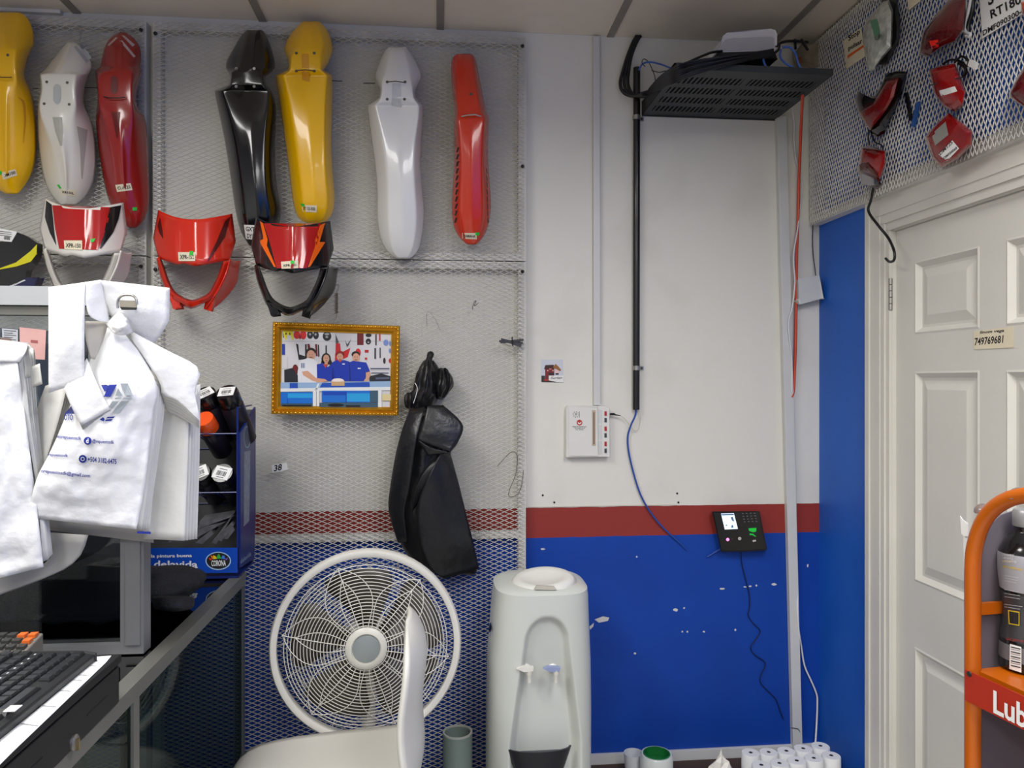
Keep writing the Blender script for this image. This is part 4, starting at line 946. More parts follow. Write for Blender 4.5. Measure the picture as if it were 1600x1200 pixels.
o = MB().prism([W(x, y, -.045) for x, y in ((1249,437),(1279,432),(1286,466),(1250,474))], (0, .042, 0)).build('cover', M_trunk, t); bevel(o, .004, 2)
MB().prism([W(x, y, -.0455) for x, y in ((1247,470),(1250,474),(1252,474),(1249,466))], (0, .04, 0)).build('cable_notch', M_white, t)
o = wire('cable', M_black, [(1236,1137,-.026),(1242,1138,-.027),(1247,1139,-.027),(1250,1144,-.024),(1252,1152,-.012)], .0012); tag(o, 'fine black wire crossing the foot of the corner trunking', 'cable')

# ================================================================ pedestal fan
C = W(573, 1008, -.5)
ax = Vector(((EYE.x-C.x)*.55, EYE.y-C.y, .10)).normalized(); fu = Vector((0,0,1)); fr = fu.cross(ax).normalized(); fr = -fr if fr.x < 0 else fr; fu = (ax.cross(fr)).normalized(); fu = -fu if fu.z < 0 else fu
FS = (C-EYE).dot(Vector((SN, CS, 0)))/FP            # metres per pixel at the fan
def F(r, a, w=0): return C+(fr*math.cos(a)+fu*math.sin(a))*r+ax*w
t = thing('pedestal_fan', 'white pedestal fan with a leaf patterned round grille in front of the mesh', 'fan', (C.x, C.y+.08, 0))
M_fan = M('fan_white_plastic', (216, 214, 206), .35, var=.04); M_fanw = M('fan_wire_white', (222, 220, 212), .35, var=.02)
R0 = 147*FS; NS = 72
prof = [(.0,-.035),(.001,.004),(-.004,.012),(-.011,.013),(-.0195,.008),(-.021,.002),(-.016,-.03)]
rows = [[F(R0+dr, 2*math.pi*k/NS, w) for dr, w in prof] for k in range(NS)]; rows.append(rows[0])
MB().loft(rows, close=True).build('rim', M_fan, t, smooth=40)
g = MB(); r1, r2 = 31*FS, 127*FS; NR = 19
def dome(r): return .030-.022*((r-r1)/(r2-r1))**2
for k in range(NR):
    r = lerp(r1, r2, (k+.6)/NR)
    g.tube([F(r, 2*math.pi*i/64, dome(r)) for i in range(64)], .00125, 4, closed=True)
g.build('grille_rings', M_fanw, t, smooth=80)
g = MB()
for k in range(6):
    a0 = math.radians(50+60*k)
    g.tube([F(lerp(r1*.95, r2*1.02, i/6), a0, dome(lerp(r1, r2, i/6))+.002) for i in range(7)], .0013, 4)
    for tip, sp0, bul in ((.80, .20, .30), (1.0, .42, .66)):
        for sgn in (-1, 1):
            P_ = []
            for i in range(13):
                v = i/12; r = lerp(r1*.95, r1+(r2-r1)*tip*1.02, v)
                half = (sp0*(1-v)+bul*math.sin(math.pi*v)**1.0*.42*(1-v*.35)) if tip < 1 else sp0*(1-v)**.9+bul*.36*math.sin(math.pi*v)
                P_.append(F(r, a0+sgn*half+(0 if tip < 1 else sgn*.0), dome(r)+.002))
            g.tube(P_, .00115, 4)
g.build('leaf_wires', M_fanw, t, smooth=80)
MB().lathe(C+ax*.022, ax, [(0,.0),(.0,32*FS),(.012,32*FS),(.017,29*FS),(.018,23*FS),(.012,22.5*FS),(.012,0)], 40, caps=False).build('hub_ring', M_fan, t, smooth=40)
MB().lathe(C+ax*.030, ax, [(0,22*FS),(.006,21*FS),(.009,15*FS),(.010,0)], 32, caps=False).build('hub_badge', M('grey_badge', (138, 146, 148), .25, coat=.3), t, smooth=50)
for k in range(5):                                                           # blades
    a0 = 2*math.pi*k/5+.35; rows = []
    for j in range(7):
        r = lerp(24*FS, 118*FS, j/6); wd = lerp(.50, .62, j/6)*(1 if j < 6 else .82)
        rows.append([F(r, a0+wd*(i/4-.5)*2*.9+.12*j/6, -.022-.028*(i/4-.5)*2) for i in range(5)])
    o = MB().loft(rows).build('blade', M('fan_blade', (64, 59, 53), .45, var=.04), t, smooth=60); mod(o, 'SOLIDIFY', thickness=.003)
g = MB()
for k in range(7):
    r = lerp(r1, r2, (k+.5)/7); g.tube([F(r, 2*math.pi*i/48, -.065-.05*(1-r/r2)) for i in range(48)], .0011, 4, closed=True)
for k in range(16):
    g.tube([F(lerp(r1, R0*.985, i/4), 2*math.pi*k/16, -.065-.05*(1-lerp(r1, R0, i/4)/R0)+.03*(i/4)**4) for i in range(5)], .0012, 4)
g.build('rear_grille', M_fanw, t, smooth=80)
MB().lathe(C-ax*.075, -ax, [(0,.05),(.01,.06),(.06,.062),(.10,.05),(.12,.03)], 24).build('motor_housing', M_fan, t, smooth=40)
pb = C-ax*.14
MB().tube([(pb.x, pb.y, .03), (pb.x, pb.y, C.z-.02)], .014, 12).build('pole', M_fan, t, smooth=60)
MB().tube([(pb.x, pb.y, C.z-.40), (pb.x, pb.y, C.z-.05)], .021, 14).build('pole_sleeve', M_fan, t, smooth=60)
MB().lathe((pb.x, pb.y, 0), (0,0,1), [(0,.19),(.015,.19),(.03,.14),(.045,.03),(.08,.022)], 32).build('base', M_fan, t, smooth=40)

# ================================================================ shell chair seen from the side
t = thing('shell_chair', 'white moulded plastic chair turned sideways in front of the fan', 'chair', (-.28, -.85, 0))
M_ch = M('chair_white', (214, 212, 204), .35, var=.04, vscale=4)
pr_ = [(-.535,.555,.17,0,0),(-.53,.59,.185,0,0),(-.50,.618,.195,0,.004),(-.44,.630,.20,0,.010),(-.32,.634,.205,0,.016),(-.20,.640,.205,.004,.018),(-.11,.646,.205,.008,.016),(-.062,.658,.203,.018,.010),(-.042,.69,.20,.030,.004),(-.040,.73,.20,.036,.0),
       (-.044,.77,.196,.040,0),(-.047,.83,.192,.042,0),(-.041,.88,.188,.042,0),(-.034,.93,.182,.042,0),(-.036,.965,.168,.038,0),(-.047,.995,.140,.028,0),(-.063,1.018,.10,.014,-.004),(-.075,1.03,.05,.005,-.004)]
rows = []
for x, z, hw, wing, up in pr_:
    rows.append([Vector((x-wing*(abs(u)**2.2), -.85+u*hw, z+up*abs(u)**3)) for u in [i/6-1 for i in range(13)]])
o = MB().loft(rows).build('shell', M_ch, t, smooth=180); mod(o, 'SUBSURF', levels=1, render_levels=1); mod(o, 'SOLIDIFY', thickness=.012, offset=0)
for dx, dy in ((-.45,-.16),(-.45,.16),(-.10,-.16),(-.10,.16)):
    MB().tube([(dx, -.85+dy, .625), (dx*1.02+.0, -.85+dy*1.15, .0)], .0125, 10).build('leg', M_steel, t, smooth=60)
for dy in (-.16, .16): MB().tube([(-.45,-.85+dy*1.09,.25), (-.10,-.85+dy*1.09,.25)], .008, 8).build('stretcher', M_steel, t, smooth=60)

# ================================================================ water dispenser
yc = -.33; dW = W(839, 1000, yc-.155)
t = thing('water_dispenser', 'pale grey water dispenser with two taps against the wall', 'water dispenser', (W(841, 1000, yc).x, yc, 0))
M_disp = M('dispenser_plastic', (202, 206, 200), .32, var=.03, vscale=3)
sil = [(905,773,911),(930,771,914),(960,768,915),(1030,762.5,918),(1110,760.5,919),(1200,760,918.5)]
def sil_at(y):
    for a, b in zip(sil, sil[1:]):
        if y <= b[0]: f = max(0, (y-a[0])/(b[0]-a[0])); return lerp(a[1], b[1], f), lerp(a[2], b[2], f)
    return sil[-1][1:]
zt_ = W(840, 932, yc-.155).z; rows = []
NZ = 120; NA = 320
lt = W(804, 1040, yc-.15); rt = W(890, 1040, yc-.15); at_ = W(846, 963, yc-.15).z; ab = W(846, 1165, yc-.15).z
for j in range(NZ+1):
    z = zt_-zt_*(j/NZ)**1.3
    py = 592+(CH-z)*FP/((yc-.02+CD)*.99); xl, xr = sil_at(min(py, 1200)); a, b = W(xl, py, yc).x, W(xr, py, yc).x
    cx = (a+b)/2; hw = (b-a)/2; hd = .155
    sh = 1
    row = []
    for k in range(NA):
        th = 2*math.pi*k/NA; c, s = math.cos(th), math.sin(th); e = .62
        x = cx+hw*abs(c)**e*(1 if c > 0 else -1); y = yc-hd*abs(s)**e*(1 if s > 0 else -1)*.98
        if s > 0 and y < yc-.05:                     # arched niche in the front
            zc = at_-.085; hwid = lerp(.068, .108, min(1, max(0, (zc-z)/(zc-ab))))
            nx = abs(x-(cx+.006))/hwid; nz = max(0, (z-zc)/.085)
            r = math.sqrt(nx*nx+nz*nz) if z > zc else nx
            f = 1-min(max((r-.74)/.30, 0), 1); f = f*f*(3-2*f); up = min(1, max(0, (at_+.0-z)/.30+.35))
            y += .05*f*up
        row.append(Vector((x, y, z)))
    rows.append(row)
top = []
for sc_, dz in ((.2, .012), (.6, .012), (.85, .010), (.95, .004)):
    r0 = rows[0]; c0 = Vector((sum(p.x for p in r0)/NA, yc, 0))
    top.append([Vector((lerp(c0.x, p.x, sc_), lerp(c0.y, p.y, sc_), zt_+dz)) for p in r0])
o = MB().loft(top+rows, close=True, cap0=True, cap1=True).build('body', M_disp, t, smooth=50, fix=True)
# lid, tilted
lc = W(849, 917, yc-.03); la = Vector((-.07, -.10, 1)).normalized(); lr = .101
MB().lathe(lc, la, [(0,lr*.80),(.014,lr),(.022,lr),(.030,lr*.93),(.036,lr*.80),(.030,lr*.6),(.024,lr*.3),(.023,0)], 48, caps=False).build('lid', M('dispenser_lid', (222, 222, 216), .3, var=.02), t, smooth=50)
MB().lathe(W(848, 921, yc-.03), (0,0,1), [(0,.092),(.010,.088)], 32).build('lid_gap', M('dark_gap', (44, 44, 42), .7), t)
q = [W(835, 921, yc-.134), W(839, 915, yc-.132), W(866, 916.5, yc-.132), W(870, 922, yc-.134)]
MB().prism(q, (0, .008, 0)).build('lid_tab', M('lid_tab', (176, 172, 160), .5), t)
for px, lever in ((823, M('tap_white', (222, 220, 212), .3)), (864, M('tap_blue', (140, 152, 190), .35))):
    YT = yc-.115
    p = W(px, 1047, YT); b = MB()
    b.lathe(p+Vector((0, .02, .004)), (0,-1,0), [(0,.014),(.012,.014),(.016,.009),(.05,.008)], 16)
    b.lathe(p+Vector((.004, -.032, .008)), (0,0,-1), [(-.012,.006),(-.01,.010),(.006,.0105),(.012,.007),(.032,.0065),(.032,.004)], 16)
    tp = b.build('tap', M('tap_white', (222, 220, 212), .3), t, smooth=40)
    MB().prism([p+Vector((dx, -.042, dz)) for dx, dz in ((-.034,.020),(-.012,.010),(.014,.012),(.016,.022),(-.02,.025))], (0, .018, 0)).build('lever', lever, tp)
# drip tray
tr = MB(); A = [W(x, y, yc-.150) for x, y in ((788,1176),(793,1168),(815,1163.5),(845,1162),(875,1163.5),(894,1168),(899,1176))]
B = [W(x, y, yc-.125) for x, y in ((788,1176),(793,1168),(815,1163.5),(845,1162),(875,1163.5),(894,1168),(899,1176))]
cxm = (A[0].x+A[-1].x)/2; zt2 = W(845, 1172, yc-.15).z
rim_ = [Vector((cxm+.098*math.cos(a), yc-.128-.038*math.sin(a), zt2)) for a in [math.pi*i/20 for i in range(21)]]
bot_ = [Vector((lerp(cxm, p.x, .74), lerp(yc-.12, p.y, .8), zt2-.075)) for p in rim_]
inn_ = [Vector((lerp(cxm, p.x, .93), lerp(yc-.12, p.y, .85), zt2)) for p in rim_]; dn_ = [Vector((p.x, p.y, zt2-.012)) for p in inn_]
m = MB(); m.loft([bot_, rim_, inn_, dn_]); m.add(dn_, [tuple(range(21))]); m.add(bot_, [tuple(range(20, -1, -1))])
tray = m.build('drip_tray', M('tray_navy', (18, 21, 32), .35), t, smooth=40)
MB().box((cxm-.055, yc-.15, zt2-.011), (cxm+.055, yc-.138, zt2-.006)).build('tray_grate', M('tray_grate', (70, 76, 84), .4), tray)
s = Surf(o)
m = MB(); s.quad(m, [(764,975),(769,970),(769,992),(764,996)], 2, 3); m.build('side_logo', M('logo_blue', (40, 76, 150), .4, var=0), t)

# ================================================================ things on the floor along the wall
c0 = W(715, 1143, -.28)
t = thing('cardboard_tube', 'grey green upright tube between the chair and the dispenser', 'tube', (c0.x, -.28, 0))
MB().lathe((c0.x, -.28, 0), (0,0,1), [(0,.047),(c0.z,.047),(c0.z,.042),(.05,.042),(.05,0)], 32, caps=False).build('wall', M('tube_green_grey', (124, 140, 134), .45, var=.08), t, smooth=40)
MB().lathe((c0.x, -.28, 0), (0,0,1), [(c0.z-.004,.0475),(c0.z+.001,.0475),(c0.z+.001,.0415),(c0.z-.004,.0415)], 32, caps=False).build('rim', M('tube_rim', (176, 180, 172), .5), t, smooth=40)
BZ = .21
bx0 = W(930, 1190, -.2).x
t = thing('low_bench', 'low dark brown bench along the blue wall, mostly below the frame', 'bench', ((bx0+XR)/2, -.17, 0))
MB().box((bx0, -.33, BZ-.025), (XR-.02, -.022, BZ)).build('top', M('bench_brown', (62, 44, 36), .6, var=.2), t)
for x in (bx0+.03, XR-.06):
    for y in (-.31, -.06): MB().box((x, y-.02, 0), (x+.035, y+.02, BZ-.025)).build('leg', M('bench_brown', (62, 44, 36), .6, var=.2), t)
rolls = [(1173,1175.5),(1201,1174.7),(1228.7,1172.8),(1255,1169),(1282,1165),(1189.6,1194.8),(1218,1192),(1245,1188),(1271.6,1184),(1298.8,1180)]
names = ['first from the left in the back row', 'second from the left in the back row', 'third from the left in the back row', 'fourth from the left in the back row', 'rightmost in the back row by the white cable',
         'first from the left in the front row', 'second from the left in the front row', 'third from the left in the front row', 'fourth from the left in the front row', 'rightmost in the front row against the blue side wall']
ZT = .335; RP = [WZ(x, y, ZT) for x, y in rolls]
rr_ = .0305
ct = thing('carton_tray', 'shallow white carton under the paper rolls in the corner', 'carton', (1.22, -.12, BZ))
xs = [p.x for p in RP]; ys = [p.y for p in RP]
MB().box((min(xs)-.006, min(ys)-.03, BZ), (min(max(xs)+.02, XR-.02), max(ys)+.006, ZT-.0605)).build('box', M('white_carton', (206, 202, 192), .7), ct)
proto = None
for p, nm in zip(RP, names):
    y = min(p.y, -.05); t = thing('paper_roll', 'small white till paper roll, ' + nm, 'paper roll', (p.x, y, ZT-.06), 'till paper rolls standing in the corner')
    if proto is None:
        a_ = MB().lathe((p.x, y, ZT-.06), (0,0,1), [(0,.006),(0,rr_),(.057,rr_),(.0595,rr_*.95),(.0595,.0066),(.045,.006)], 28, caps=False).build('paper', M('roll_paper', (226, 228, 230), .55, var=.02), t, smooth=40)
        b_ = MB().lathe((p.x, y, ZT-.06), (0,0,1), [(.0575,.0066),(.0598,.0066),(.0598,.0035),(.05,.0035),(.05,0)], 14, caps=False).build('core', M('core_dark', (40, 42, 48), .6), t, smooth=40)
        proto = (a_, b_)
    else:
        for q in proto:
            c = q.copy(); COL.objects.link(c); c.parent = t
c0 = W(1026, 1177, -.2)
t = thing('tape_roll', 'clear wrap roll with a bright green core beside the dispenser', 'tape roll', (c0.x, -.2, BZ))
MB().lathe((c0.x, -.2, BZ), (0,0,1), [(0,.036),(0,.055),(c0.z-BZ-.006,.055),(c0.z-BZ,.051),(c0.z-BZ,.046),(0,.046)], 36, caps=False).build('wrap', M('clear_wrap', (200, 206, 204), .25, coat=.4, var=.05), t, smooth=40)
MB().lathe((c0.x, -.2, BZ), (0,0,1), [(c0.z-BZ-.001,.0455),(c0.z-BZ+.002,.045),(c0.z-BZ+.002,.041),(c0.z-BZ-.03,.040),(c0.z-BZ-.035,0)], 36, caps=False).build('green_core', M('core_green', (20, 104, 48), .4, var=.15, vscale=30), t, smooth=40)
t = thing('plastic_cup', 'white translucent cup behind the green cored tape roll', 'cup', (W(992, 1185, -.13).x, -.13, BZ))
p = W(990, 1176, -.13)
MB().lathe((p.x, -.13, BZ), (0,0,1), [(0,.028),(p.z-BZ,.034),(p.z-BZ,.032),(.01,.026),(.01,0)], 24, caps=False).build('cup_wall', M('cup_white', (206, 210, 216), .3), t, smooth=40)
p = W(1127, 1188, -.2); m = MB(); rnd = random.Random(4); rows = []
for j in range(7):
    a = j/6; rows.append([Vector((p.x+math.cos(k*.6283)*.045*math.sin(math.pi*min(a+.12,1)**.8)*(1+rnd.uniform(-.3,.3)), -.2+math.sin(k*.6283)*.03*math.sin(math.pi*min(a+.12,1)**.8)*(1+rnd.uniform(-.3,.3)), lerp(BZ, W(1127, 1170, -.2).z, a)+rnd.uniform(-.004,.004)*(0 < j))) for k in range(10)])
o = m.loft(rows, close=True, cap0=True, cap1=True).build('crumpled_bag', M('crumpled_white', (226, 222, 214), .4, var=.06, vscale=30)); tag(o, 'crumpled white plastic bag left of the paper rolls', 'plastic bag')

# ================================================================ tail lights on the right mesh
def z4(P_): return [(1260+x/3.75, y/3.75) for x, y in P_]
def lens(par, name, mat, P_, base, h, rings=((0,0),(0,.55),(.10,.8),(.35,1),(1,1.08)), smooth=35):
    cx = sum(p[0] for p in P_)/len(P_); cy = sum(p[1] for p in P_)/len(P_)
    rows = [[WX(lerp(x, cx, s_), lerp(y, cy, s_), RX-base-h*k) for x, y in P_] for s_, k in rings[:-1]]
    c = WX(cx, cy, RX-base-h*rings[-1][1]); m = MB(); m.loft(rows, close=True, cap0=True); n = len(P_)
    i0 = len(m.v); m.add([p for p in rows[-1]]+[c], [(k, n, (k+1) % n) for k in range(n)])
    return m.build(name, mat, par, smooth=smooth, fix=True)
def rlens(col, nm, rough=.12): return M(nm, col, rough, coat=.6, var=.18, vscale=40, bump=.15, bscale=120)
def light_thing(label, P_, nm='tail_light'):
    b = max(P_, key=lambda p: p[1]); return thing(nm, label, 'tail light', WX(b[0], b[1], RX-.02), 'tail lights on the right wall mesh')
P1 = z4([(330,190),(345,130),(400,60),(450,10),(485,0),(508,60),(505,200),(500,280),(440,350),(400,410),(365,415),(350,370),(340,300),(330,240)])
t = light_thing('grey bagged lamp unit with a green strip beside the cream stop sign', P1, 'lamp_unit')
lens(t, 'rear_housing', M_black, z4([(440,0),(530,-5),(550,120),(545,240),(500,330),(470,380),(420,380)]), 0, .03)
lens(t, 'bagged_lens', M('bagged_grey', (186, 190, 182), .15, coat=.6, var=.25, vscale=50, bump=.4, bscale=60), P1, .012, .05)
s = Surf(bpy.data.objects[t.name].children[-1])
m = MB(); s.ruled(m, z4([(372,120),(395,200),(410,300)]), z4([(415,108),(432,180),(428,310)]), 3, 6); m.build('green_strip', M('circuit_green', (40, 84, 56), .3), t)
P3 = z4([(680,190),(720,130),(790,50),(830,0),(880,-30),(945,-30),(940,60),(925,180),(880,240),(790,280),(720,335),(660,320),(665,260)])
t = light_thing('large dark red tail light with a white cable, top of the right mesh', P3)
lens(t, 'lens', rlens((92, 8, 12), 'dark_lens'), P3, .002, .07)
s = Surf(t.children[-1]); m = MB(); s.quad(m, z4([(718,240),(772,232),(775,275),(735,285)]), 3, 3, .001); m.build('bright_reflector', M('reflector_red', (240, 40, 30), .2, var=.3, vscale=300), t)
MB().tube([WX(x, y, RX-.02) for x, y in cr(z4([(965,-40),(950,60),(925,150),(935,190),(960,200),(955,215),(935,210)]), 4)], .004, 8).build('white_cable', M('white_cable', (224, 224, 226), .4), t, smooth=80)
MB().tube([WX(x, y, RX-.012) for x, y in cr(z4([(975,-40),(972,60),(950,140),(945,190)]), 4)], .006, 8).build('black_cable', M_black, t, smooth=80)
P4 = z4([(285,575),(300,535),(330,572),(400,560),(440,490),(470,430),(530,415),(590,420),(565,540),(520,650),(460,780),(420,800),(385,790),(345,720),(300,650)])
t = light_thing('angular red tail light in a black frame, left of the mesh', P4)
lens(t, 'black_frame', M_blackg, P4, .002, .04)
lens(t, 'lens', rlens((124, 8, 12), 'mid_lens'), z4([(385,610),(430,540),(475,470),(545,455),(520,560),(475,640),(430,700),(375,765),(340,720),(302,660)]), .025, .035)
P5 = z4([(715,405),(790,385),(870,370),(895,440),(935,540),(920,620),(870,655),(800,625),(745,545)])
t = light_thing('red shield shaped tail light with a white strip label', P5)
lens(t, 'lens', rlens((150, 8, 8), 'red_lens'), P5, .004, .055)
s = Surf(t.children[-1]); m = MB(); s.quad(m, z4([(748,540),(870,505),(884,535),(764,572)]), 4, 2); m.build('label', M_wpaper, t)
m = MB(); s.quad(m, z4([(718,405),(868,372),(874,385),(722,418)]), 4, 1); m.build('chrome_edge', M_steel, t)
MB().tube([WX(x, y, RX-.058) for x, y in z4([(730,498),(800,478),(925,452)])], .0016, 6).build('cable_tie', M_black, t)
for i, P_ in enumerate(([(800,375),(850,350),(920,370),(940,430)], [(890,370),(930,400),(920,450),(945,420)], [(870,365),(910,330),(950,360),(930,400)])):
    MB().tube([WX(x, y, RX-.012-.004*i) for x, y in cr(z4(P_), 5)], .003, 6).build('lead', M_black, t, smooth=80)
MB().obox(WX(1260+978/3.75, 378/3.75, RX-.02), Vector((.004,0,0)), Vector((0,.012,.010)), Vector((0,-.004,.006))).build('connector', M_wpaper, t)
P6 = z4([(830,658),(905,712),(975,770),(970,850),(890,930),(790,985),(740,930),(715,860),(695,800),(760,725)])
t = light_thing('square red tail light with a clear window and a handwritten DM125 label', P6)
lens(t, 'lens', rlens((138, 10, 10), 'red_lens_b'), P6, .004, .06, ((0,0),(0,.6),(.08,.85),(.2,1),(1,1.02)))
s = Surf(t.children[-1]); m = MB(); s.quad(m, z4([(705,812),(815,712),(832,790),(732,872)]), 4, 4); m.build('clear_window', M('window_grey', (146, 144, 138), .15, coat=.4, var=.1), t)
m = MB(); s.quad(m, z4([(775,905),(855,822),(895,870),(822,945)]), 3, 3, .0018); p = m.build('label', M_wpaper, t)
m = MB(); L6 = z4([(784,912),(858,840),(778,898),(806,936),(884,872),(800,922)])
s.text(m, 'DM125', L6[0], L6[1], (L6[0][0]-1.6, L6[0][1]-5), 0, .0024); s.text(m, 'DM930068', L6[3], L6[4], (L6[3][0]-1.4, L6[3][1]-4), 0, .0024); m.build('handwriting', M_ink, p)
P7 = z4([(320,858),(400,862),(465,885),(465,960),(430,1065),(370,1035),(302,1010)])
t = light_thing('small red lamp in torn clear wrap, lowest on the mesh', P7)
lens(t, 'lens', rlens((150, 8, 8), 'red_lens'), P7, .004, .05)
s = Surf(t.children[-1]); m = MB(); s.quad(m, z4([(322,858),(400,862),(462,886),(325,868)]), 4, 1); m.build('chrome_edge', M_steel, t)
lens(t, 'clear_wrap', glass('cling_film', (236, 236, 236), 1.5), z4([(305,960),(360,930),(420,1010),(445,1090),(420,1110),(370,1090),(320,1085)]), .03, .03)
MB().tube([WX(x, y, RX-.03) for x, y in cr(z4([(368,850),(362,790),(372,760),(400,830),(440,850),(450,880)]), 5)], .0022, 6).build('lead', M_black, t, smooth=80)
P8 = z4([(1275,390),(1240,440),(1185,545),(1190,575),(1275,630),(1340,600),(1350,400)])
t = light_thing('dark red tail light cut off by the right edge', P8); lens(t, 'lens', rlens((92, 8, 12), 'dark_lens'), P8, .004, .05)
P9 = z4([(1255,10),(1290,0),(1340,20),(1340,120),(1275,105),(1258,60)])
t = light_thing('orange indicator lens at the top right edge over the white sign', P9); lens(t, 'lens', rlens((214, 80, 24), 'orange_lens'), P9, .02, .03)
def sign(label, q, mat, X, texts):
    b = q[3]; t = thing('paper_sign', label, 'sign', WX(b[0], b[1], X)); MB().prism([WX(x, y, X) for x, y in q], (-.0008, 0, 0)).build('sheet', mat, t)
    for tx, bl, br, tl, mt in texts:
        m = MB(); text_quad(m, tx, WX(*bl, X-.0016), WX(*br, X-.0016), WX(*tl, X-.0016), .05); m.build('handwriting', mt, t)
    return t
Z = lambda x, y: (1260+x/3.75, y/3.75)
sign('cream card reading stop and pulsar on the mesh', z4([(215,240),(322,160),(345,330),(235,405)]), M_paper, RX-.004, [('Stop', Z(248,250), Z(316,205), Z(244,212), M_ink), ('pulsar', Z(246,306), Z(330,258), Z(242,272), M_ink)])
t = bpy.data.objects['paper_sign']
m = MB(); m.flat([WX(x, y, RX-.0055) for x, y in z4([(240,325),(335,262),(336,276),(241,342)])]); m.build('orange_line', M_og, t)
sign('large white sign with RT180 and a part number, top right', z4([(1010,-120),(1300,-260),(1290,68),(1032,226)]), M_wpaper, RX-.004, [('RT180', Z(1082,112), Z(1262,18), Z(1072,62), M_ink), ('DMF090300-', Z(1034,212), Z(1262,82), Z(1030,180), M_ink), ('S', Z(1066,36), Z(1100,18), Z(1060,-40), M_ink)])
sign('cream card corner at the top between the grey and dark red lamps', z4([(585,-60),(690,-80),(668,6),(600,62)]), M_paper, RX-.004, [])
for lab, P_, mt in (('black plastic sliver on the mesh beside the framed red lamp', [(585,545),(598,540),(625,690),(612,708)], M_black), ('blue plastic sliver on the mesh beside a black one', [(655,600),(672,595),(640,745),(622,740)], M('sliver_blue', (40, 84, 150), .4))):
    o = MB().prism([WX(x, y, RX-.005) for x, y in z4(P_)], (-.006, 0, 0)).build('plastic_strip', mt); tag(o, lab, 'plastic strip')

# ================================================================ glass counter on the left
CT = 1.01; CX = -.585; CYB = -.33; CYF = -1.85; CXL = -1.55
t = thing('glass_counter', 'aluminium framed glass shop counter on the left', 'counter', (-1.0, -1.0, 0))
M_gl = glass('counter_glass', (178, 194, 194), .3)
M_alud = M('dull_aluminium', (122, 122, 116), .45, metal=.4, var=.06)
MB().box((CX-.035, CYF, CT-.014), (CX, CYB, CT)).build('top_rail', M_alud, t)
MB().box((CX-.03, CYF, CT-.034), (CX-.002, CYB, CT-.016)).build('lower_rail', M_alud, t)
MB().box((CXL, CYB-.03, CT-.034), (CX-.035, CYB, CT)).build('back_rail', M_alu, t)
for y in (CYB-.018, W(216, 1150, 0).y): pass
yp = -CD+1.54
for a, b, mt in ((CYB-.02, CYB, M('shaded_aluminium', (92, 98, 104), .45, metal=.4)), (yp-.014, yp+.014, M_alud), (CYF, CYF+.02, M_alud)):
    MB().box((CX-.03, a, .05), (CX-.004, b, CT-.034)).build('post', mt, t)
for a, b in ((yp+.014, CYB-.02), (CYF+.02, yp-.014)):
    MB().box((CX-.016, a, .07), (CX-.010, b, CT-.034)).build('side_glass', M_gl, t)
MB().box((CX-.032, CYF, .02), (CX-.002, CYB, .07)).build('bottom_rail', M_alud, t)
MB().box((CXL, CYF, CT-.012), (CX-.036, CYB-.031, CT-.003)).build('top_glass', glass('dark_top_glass', (50, 52, 56), 1.3), t)
MB().box((CXL, CYF+.02, .60), (CX-.04, yp-.1, .612)).build('shelf', M('shelf_dark', (70, 62, 62), .6), t)
MB().box((CXL, CYF, .02), (CX-.04, CYB-.02, .05)).build('base_board', M('shelf_dark', (70, 62, 62), .6), t)
MB().box((CXL-.02, CYF, .02), (CXL, CYB, CT)).build('far_side', M('counter_back', (52, 52, 58), .6), t)
p = W(183, 1160, -CD+1.45); p.x = -.66
b = thing('bottle', 'white bottle with a brown cap standing inside the glass counter', 'bottle', (p.x, p.y, .612))
MB().lathe((p.x, p.y, .612), (0,0,1), [(0,.034),(.003,.036),(.20,.036),(.235,.02),(.25,.015)], 24).build('body', M('bottle_white', (190, 186, 190), .4), b, smooth=40)
MB().lathe((p.x, p.y, .612), (0,0,1), [(.25,.019),(.285,.018),(.288,.015)], 20).build('cap', M('cap_brown', (140, 96, 80), .4), b, smooth=40)
# framed glass screen standing on the counter
SY = -CD+1.71
t = thing('glass_screen', 'aluminium framed glass screen standing on the counter behind the bags', 'screen', (-1.0, SY, CT))
px0, px1 = -.680, -.632; ztop = W(40, 449, SY).z
MB().box((px0, SY-.02, CT), (px1, SY+.02, ztop-.036)).build('post', M_alu, t)
MB().box((px0+.012, SY-.024, CT+.02), (px1-.006, SY-.02, ztop-.04)).build('post_cover', M_alu, t)
MB().box((CXL, SY-.02, CT), (px0, SY+.02, CT+.022)).build('bottom_rail', M_alu, t)
MB().box((CXL, SY-.025, ztop-.040), (px1, SY+.025, ztop)).build('top_rail', M('white_aluminium', (172, 176, 178), .4, metal=.2, var=.03), t)
MB().box((CXL, SY-.016, ztop-.060), (px0, SY+.016, ztop-.042)).build('glazing_bead', M_alud, t)
MB().box((CXL, SY-.003, CT+.022), (px0, SY+.003, ztop-.060)).build('glass_pane', glass('screen_glass', (226, 232, 234), 1.5), t)
for lab, q, mt, wr in (('white printed card taped to the glass screen', [(3,513),(28,515),(28,536),(4,533)], M('grey_card', (176, 180, 186), .6), True), ('pink paper slip taped to the glass screen beside the white card', [(30.5,511),(72,516),(70,562),(31,560)], M('pink_slip', (206, 160, 156), .7, var=.12), False)):
    o = MB().prism([W(x, y, SY-.005) for x, y in q], (0, .0006, 0)).build('paper_slip', mt); tag(o, lab, 'paper')
    if wr:
        m = MB()
        for k in range(5): m.flat([W(x, y, SY-.0056) for x, y in ((6,516+k*3.4),(25-(k % 2)*5,517+k*3.4),(25-(k % 2)*5,517.7+k*3.4),(6,516.7+k*3.4))])
        m.build('printed_lines', M_ink, o)
    else:
        m = MB(); m.flat([W(x, y, SY-.0056) for x, y in ((48,531),(59,532),(59,536),(48,535))]); m.build('printed_stamp', M('stamp_red', (150, 84, 84), .7, var=0), o)
